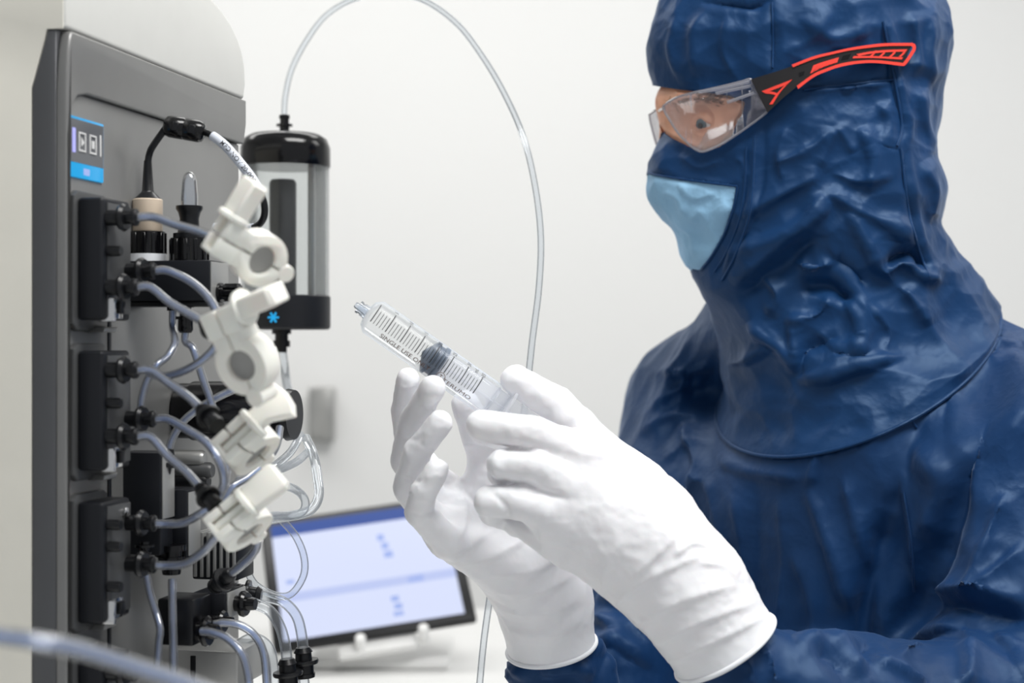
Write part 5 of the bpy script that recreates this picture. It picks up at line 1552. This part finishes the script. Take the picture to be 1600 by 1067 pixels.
# lens: near half follows a wrap curve, far half is its mirror image behind the nose
XB, XH = 1036.0, 1198.0
YMID = 1.331
lx_ = np.linspace(XB, XH, 30); ly_ = []
for x in lx_:
    c = []
    for y in range(130, 238, 9):
        h = full_bvh.ray_cast(Vector((0, 0, CZ)), Vector(P(x, y, 1.0) - np.array([0, 0, CZ])).normalized())
        if h[0] is not None and h[0].y < 1.36 and inside(np.array([x]), np.array([float(y)]), [(1030, 166), (1086, 140), (1173, 120), (1200, 175), (1097, 240)])[0]: c.append(h[0].y)
    ly_.append(min(c) if c else np.nan)
ly_ = np.array(ly_); ok_ = ~np.isnan(ly_)
cf_ = np.polyfit(((XH - lx_) / 162)[ok_], ly_[ok_], 3); fit_ = np.polyval(cf_, (XH - lx_) / 162)
ly_ = fit_ - max(0, (fit_ - ly_)[ok_].max()) - .005
def lensY(x):
    t = (XH - x) / (XH - XB)
    return float(np.interp(x, lx_, ly_))
LO = [(1036, 166), (1048, 157), (1063, 150), (1086, 144), (1110, 139), (1136, 133), (1160, 127), (1173, 124), (1178, 136), (1190, 154), (1198, 170), (1198, 175), (1182, 188), (1164, 201), (1148, 212), (1131, 223), (1113, 232), (1097, 237), (1083, 231), (1072, 221), (1063, 212), (1054, 200), (1046, 187), (1039, 175)]
def lens_pt(x, y, off=0.0):
    q = P(x, y, lensY(x)); return q + np.array([-.6, -.8, 0]) * off
def lens_half(mirror):
    bm = bmesh.new()
    sp = spline(LO + [LO[0]], 4)[:-1]
    f0 = bm.faces.new([bm.verts.new((q[0], q[1], 0)) for q in sp])
    # slice into strips so that the curvature shows
    for x in np.arange(1040, 1198, 4.0):
        bmesh.ops.bisect_plane(bm, geom=bm.verts[:] + bm.edges[:] + bm.faces[:], plane_co=(x, 0, 0), plane_no=(1, 0, 0))
    bm.verts.index_update()
    V = np.array([lens_pt(v.co.x, v.co.y) for v in bm.verts]); F = [[v.index for v in f_.verts] for f_ in bm.faces]
    bm.free()
    rim = np.array([lens_pt(q[0], q[1]) for q in sp])
    if mirror:
        for A_ in (V, rim):
            A_[:, 1] = 2 * YMID - A_[:, 1]
            A_[:, 0] -= .30 * np.clip(A_[:, 1] - YMID, 0, .06)     # the frame sits a little turned towards us
        F = [f_[::-1] for f_ in F]
    o = add('lens', V, F, 'lens', gls, None)
    md = o.modifiers.new('thickness', 'SOLIDIFY'); md.thickness = .0016; md.offset = 0
    G().tube(rim, .0010, 8, closed=True).out('lens_rim', 'lens_rim', o)
    return o
ln = lens_half(False); lf = lens_half(True)
# moulded hinge block in the lens, nose pads, brow bar
g = G()
for pts in ([(1094, 143.5), (1130, 138), (1172, 128)], [(1120, 146), (1148, 140), (1175, 134)], [(1138, 160), (1158, 153), (1180, 145)]):
    g.tube([lens_pt(*q, .0012) for q in spline(pts, 5)], .0014, 8)
g.out('hinge_moulding', 'lens_rim', ln)
bl = [lens_pt(1036, y) for y in (166, 172, 180)]
for k, y in enumerate((169,)):
    a = lens_pt(1037 + k * 2, y); b = a.copy(); b[1] = 2 * YMID - b[1]
    c = (a + b) / 2 + np.array([-.0015, 0, 0.001])
    G().tube(spline([a, c, b], 8), .0018, 10).out('bridge', 'lens_rim', gls)
for s in (0, 1):
    c = P(1072, 207, 1.312)
    if s: c[1] = 2 * YMID - c[1]
    G().lathe(c, np.array([-.5, -.8 if not s else .8, .15]), [(-.001, .0045), (0, .0058), (.001, .0045)], 24).out('nose_pad', 'lens', gls)
# far temple
tp = [lens_pt(1185, 140)]
tp = np.array([np.array([q[0], 2 * YMID - q[1], q[2]]) for q in (P(1180, 140, tY(1180)), P(1240, 120, tY(1240) - .002), P(1320, 92, tY(1320) - .002), P(1420, 82, tY(1400) - .002))])
far_t = G()
sp = spline(tp, 8)
for i in range(len(sp) - 1):
    pass
G().tube(sp, .0040, 8).out('temple', 'templeblack', gls)
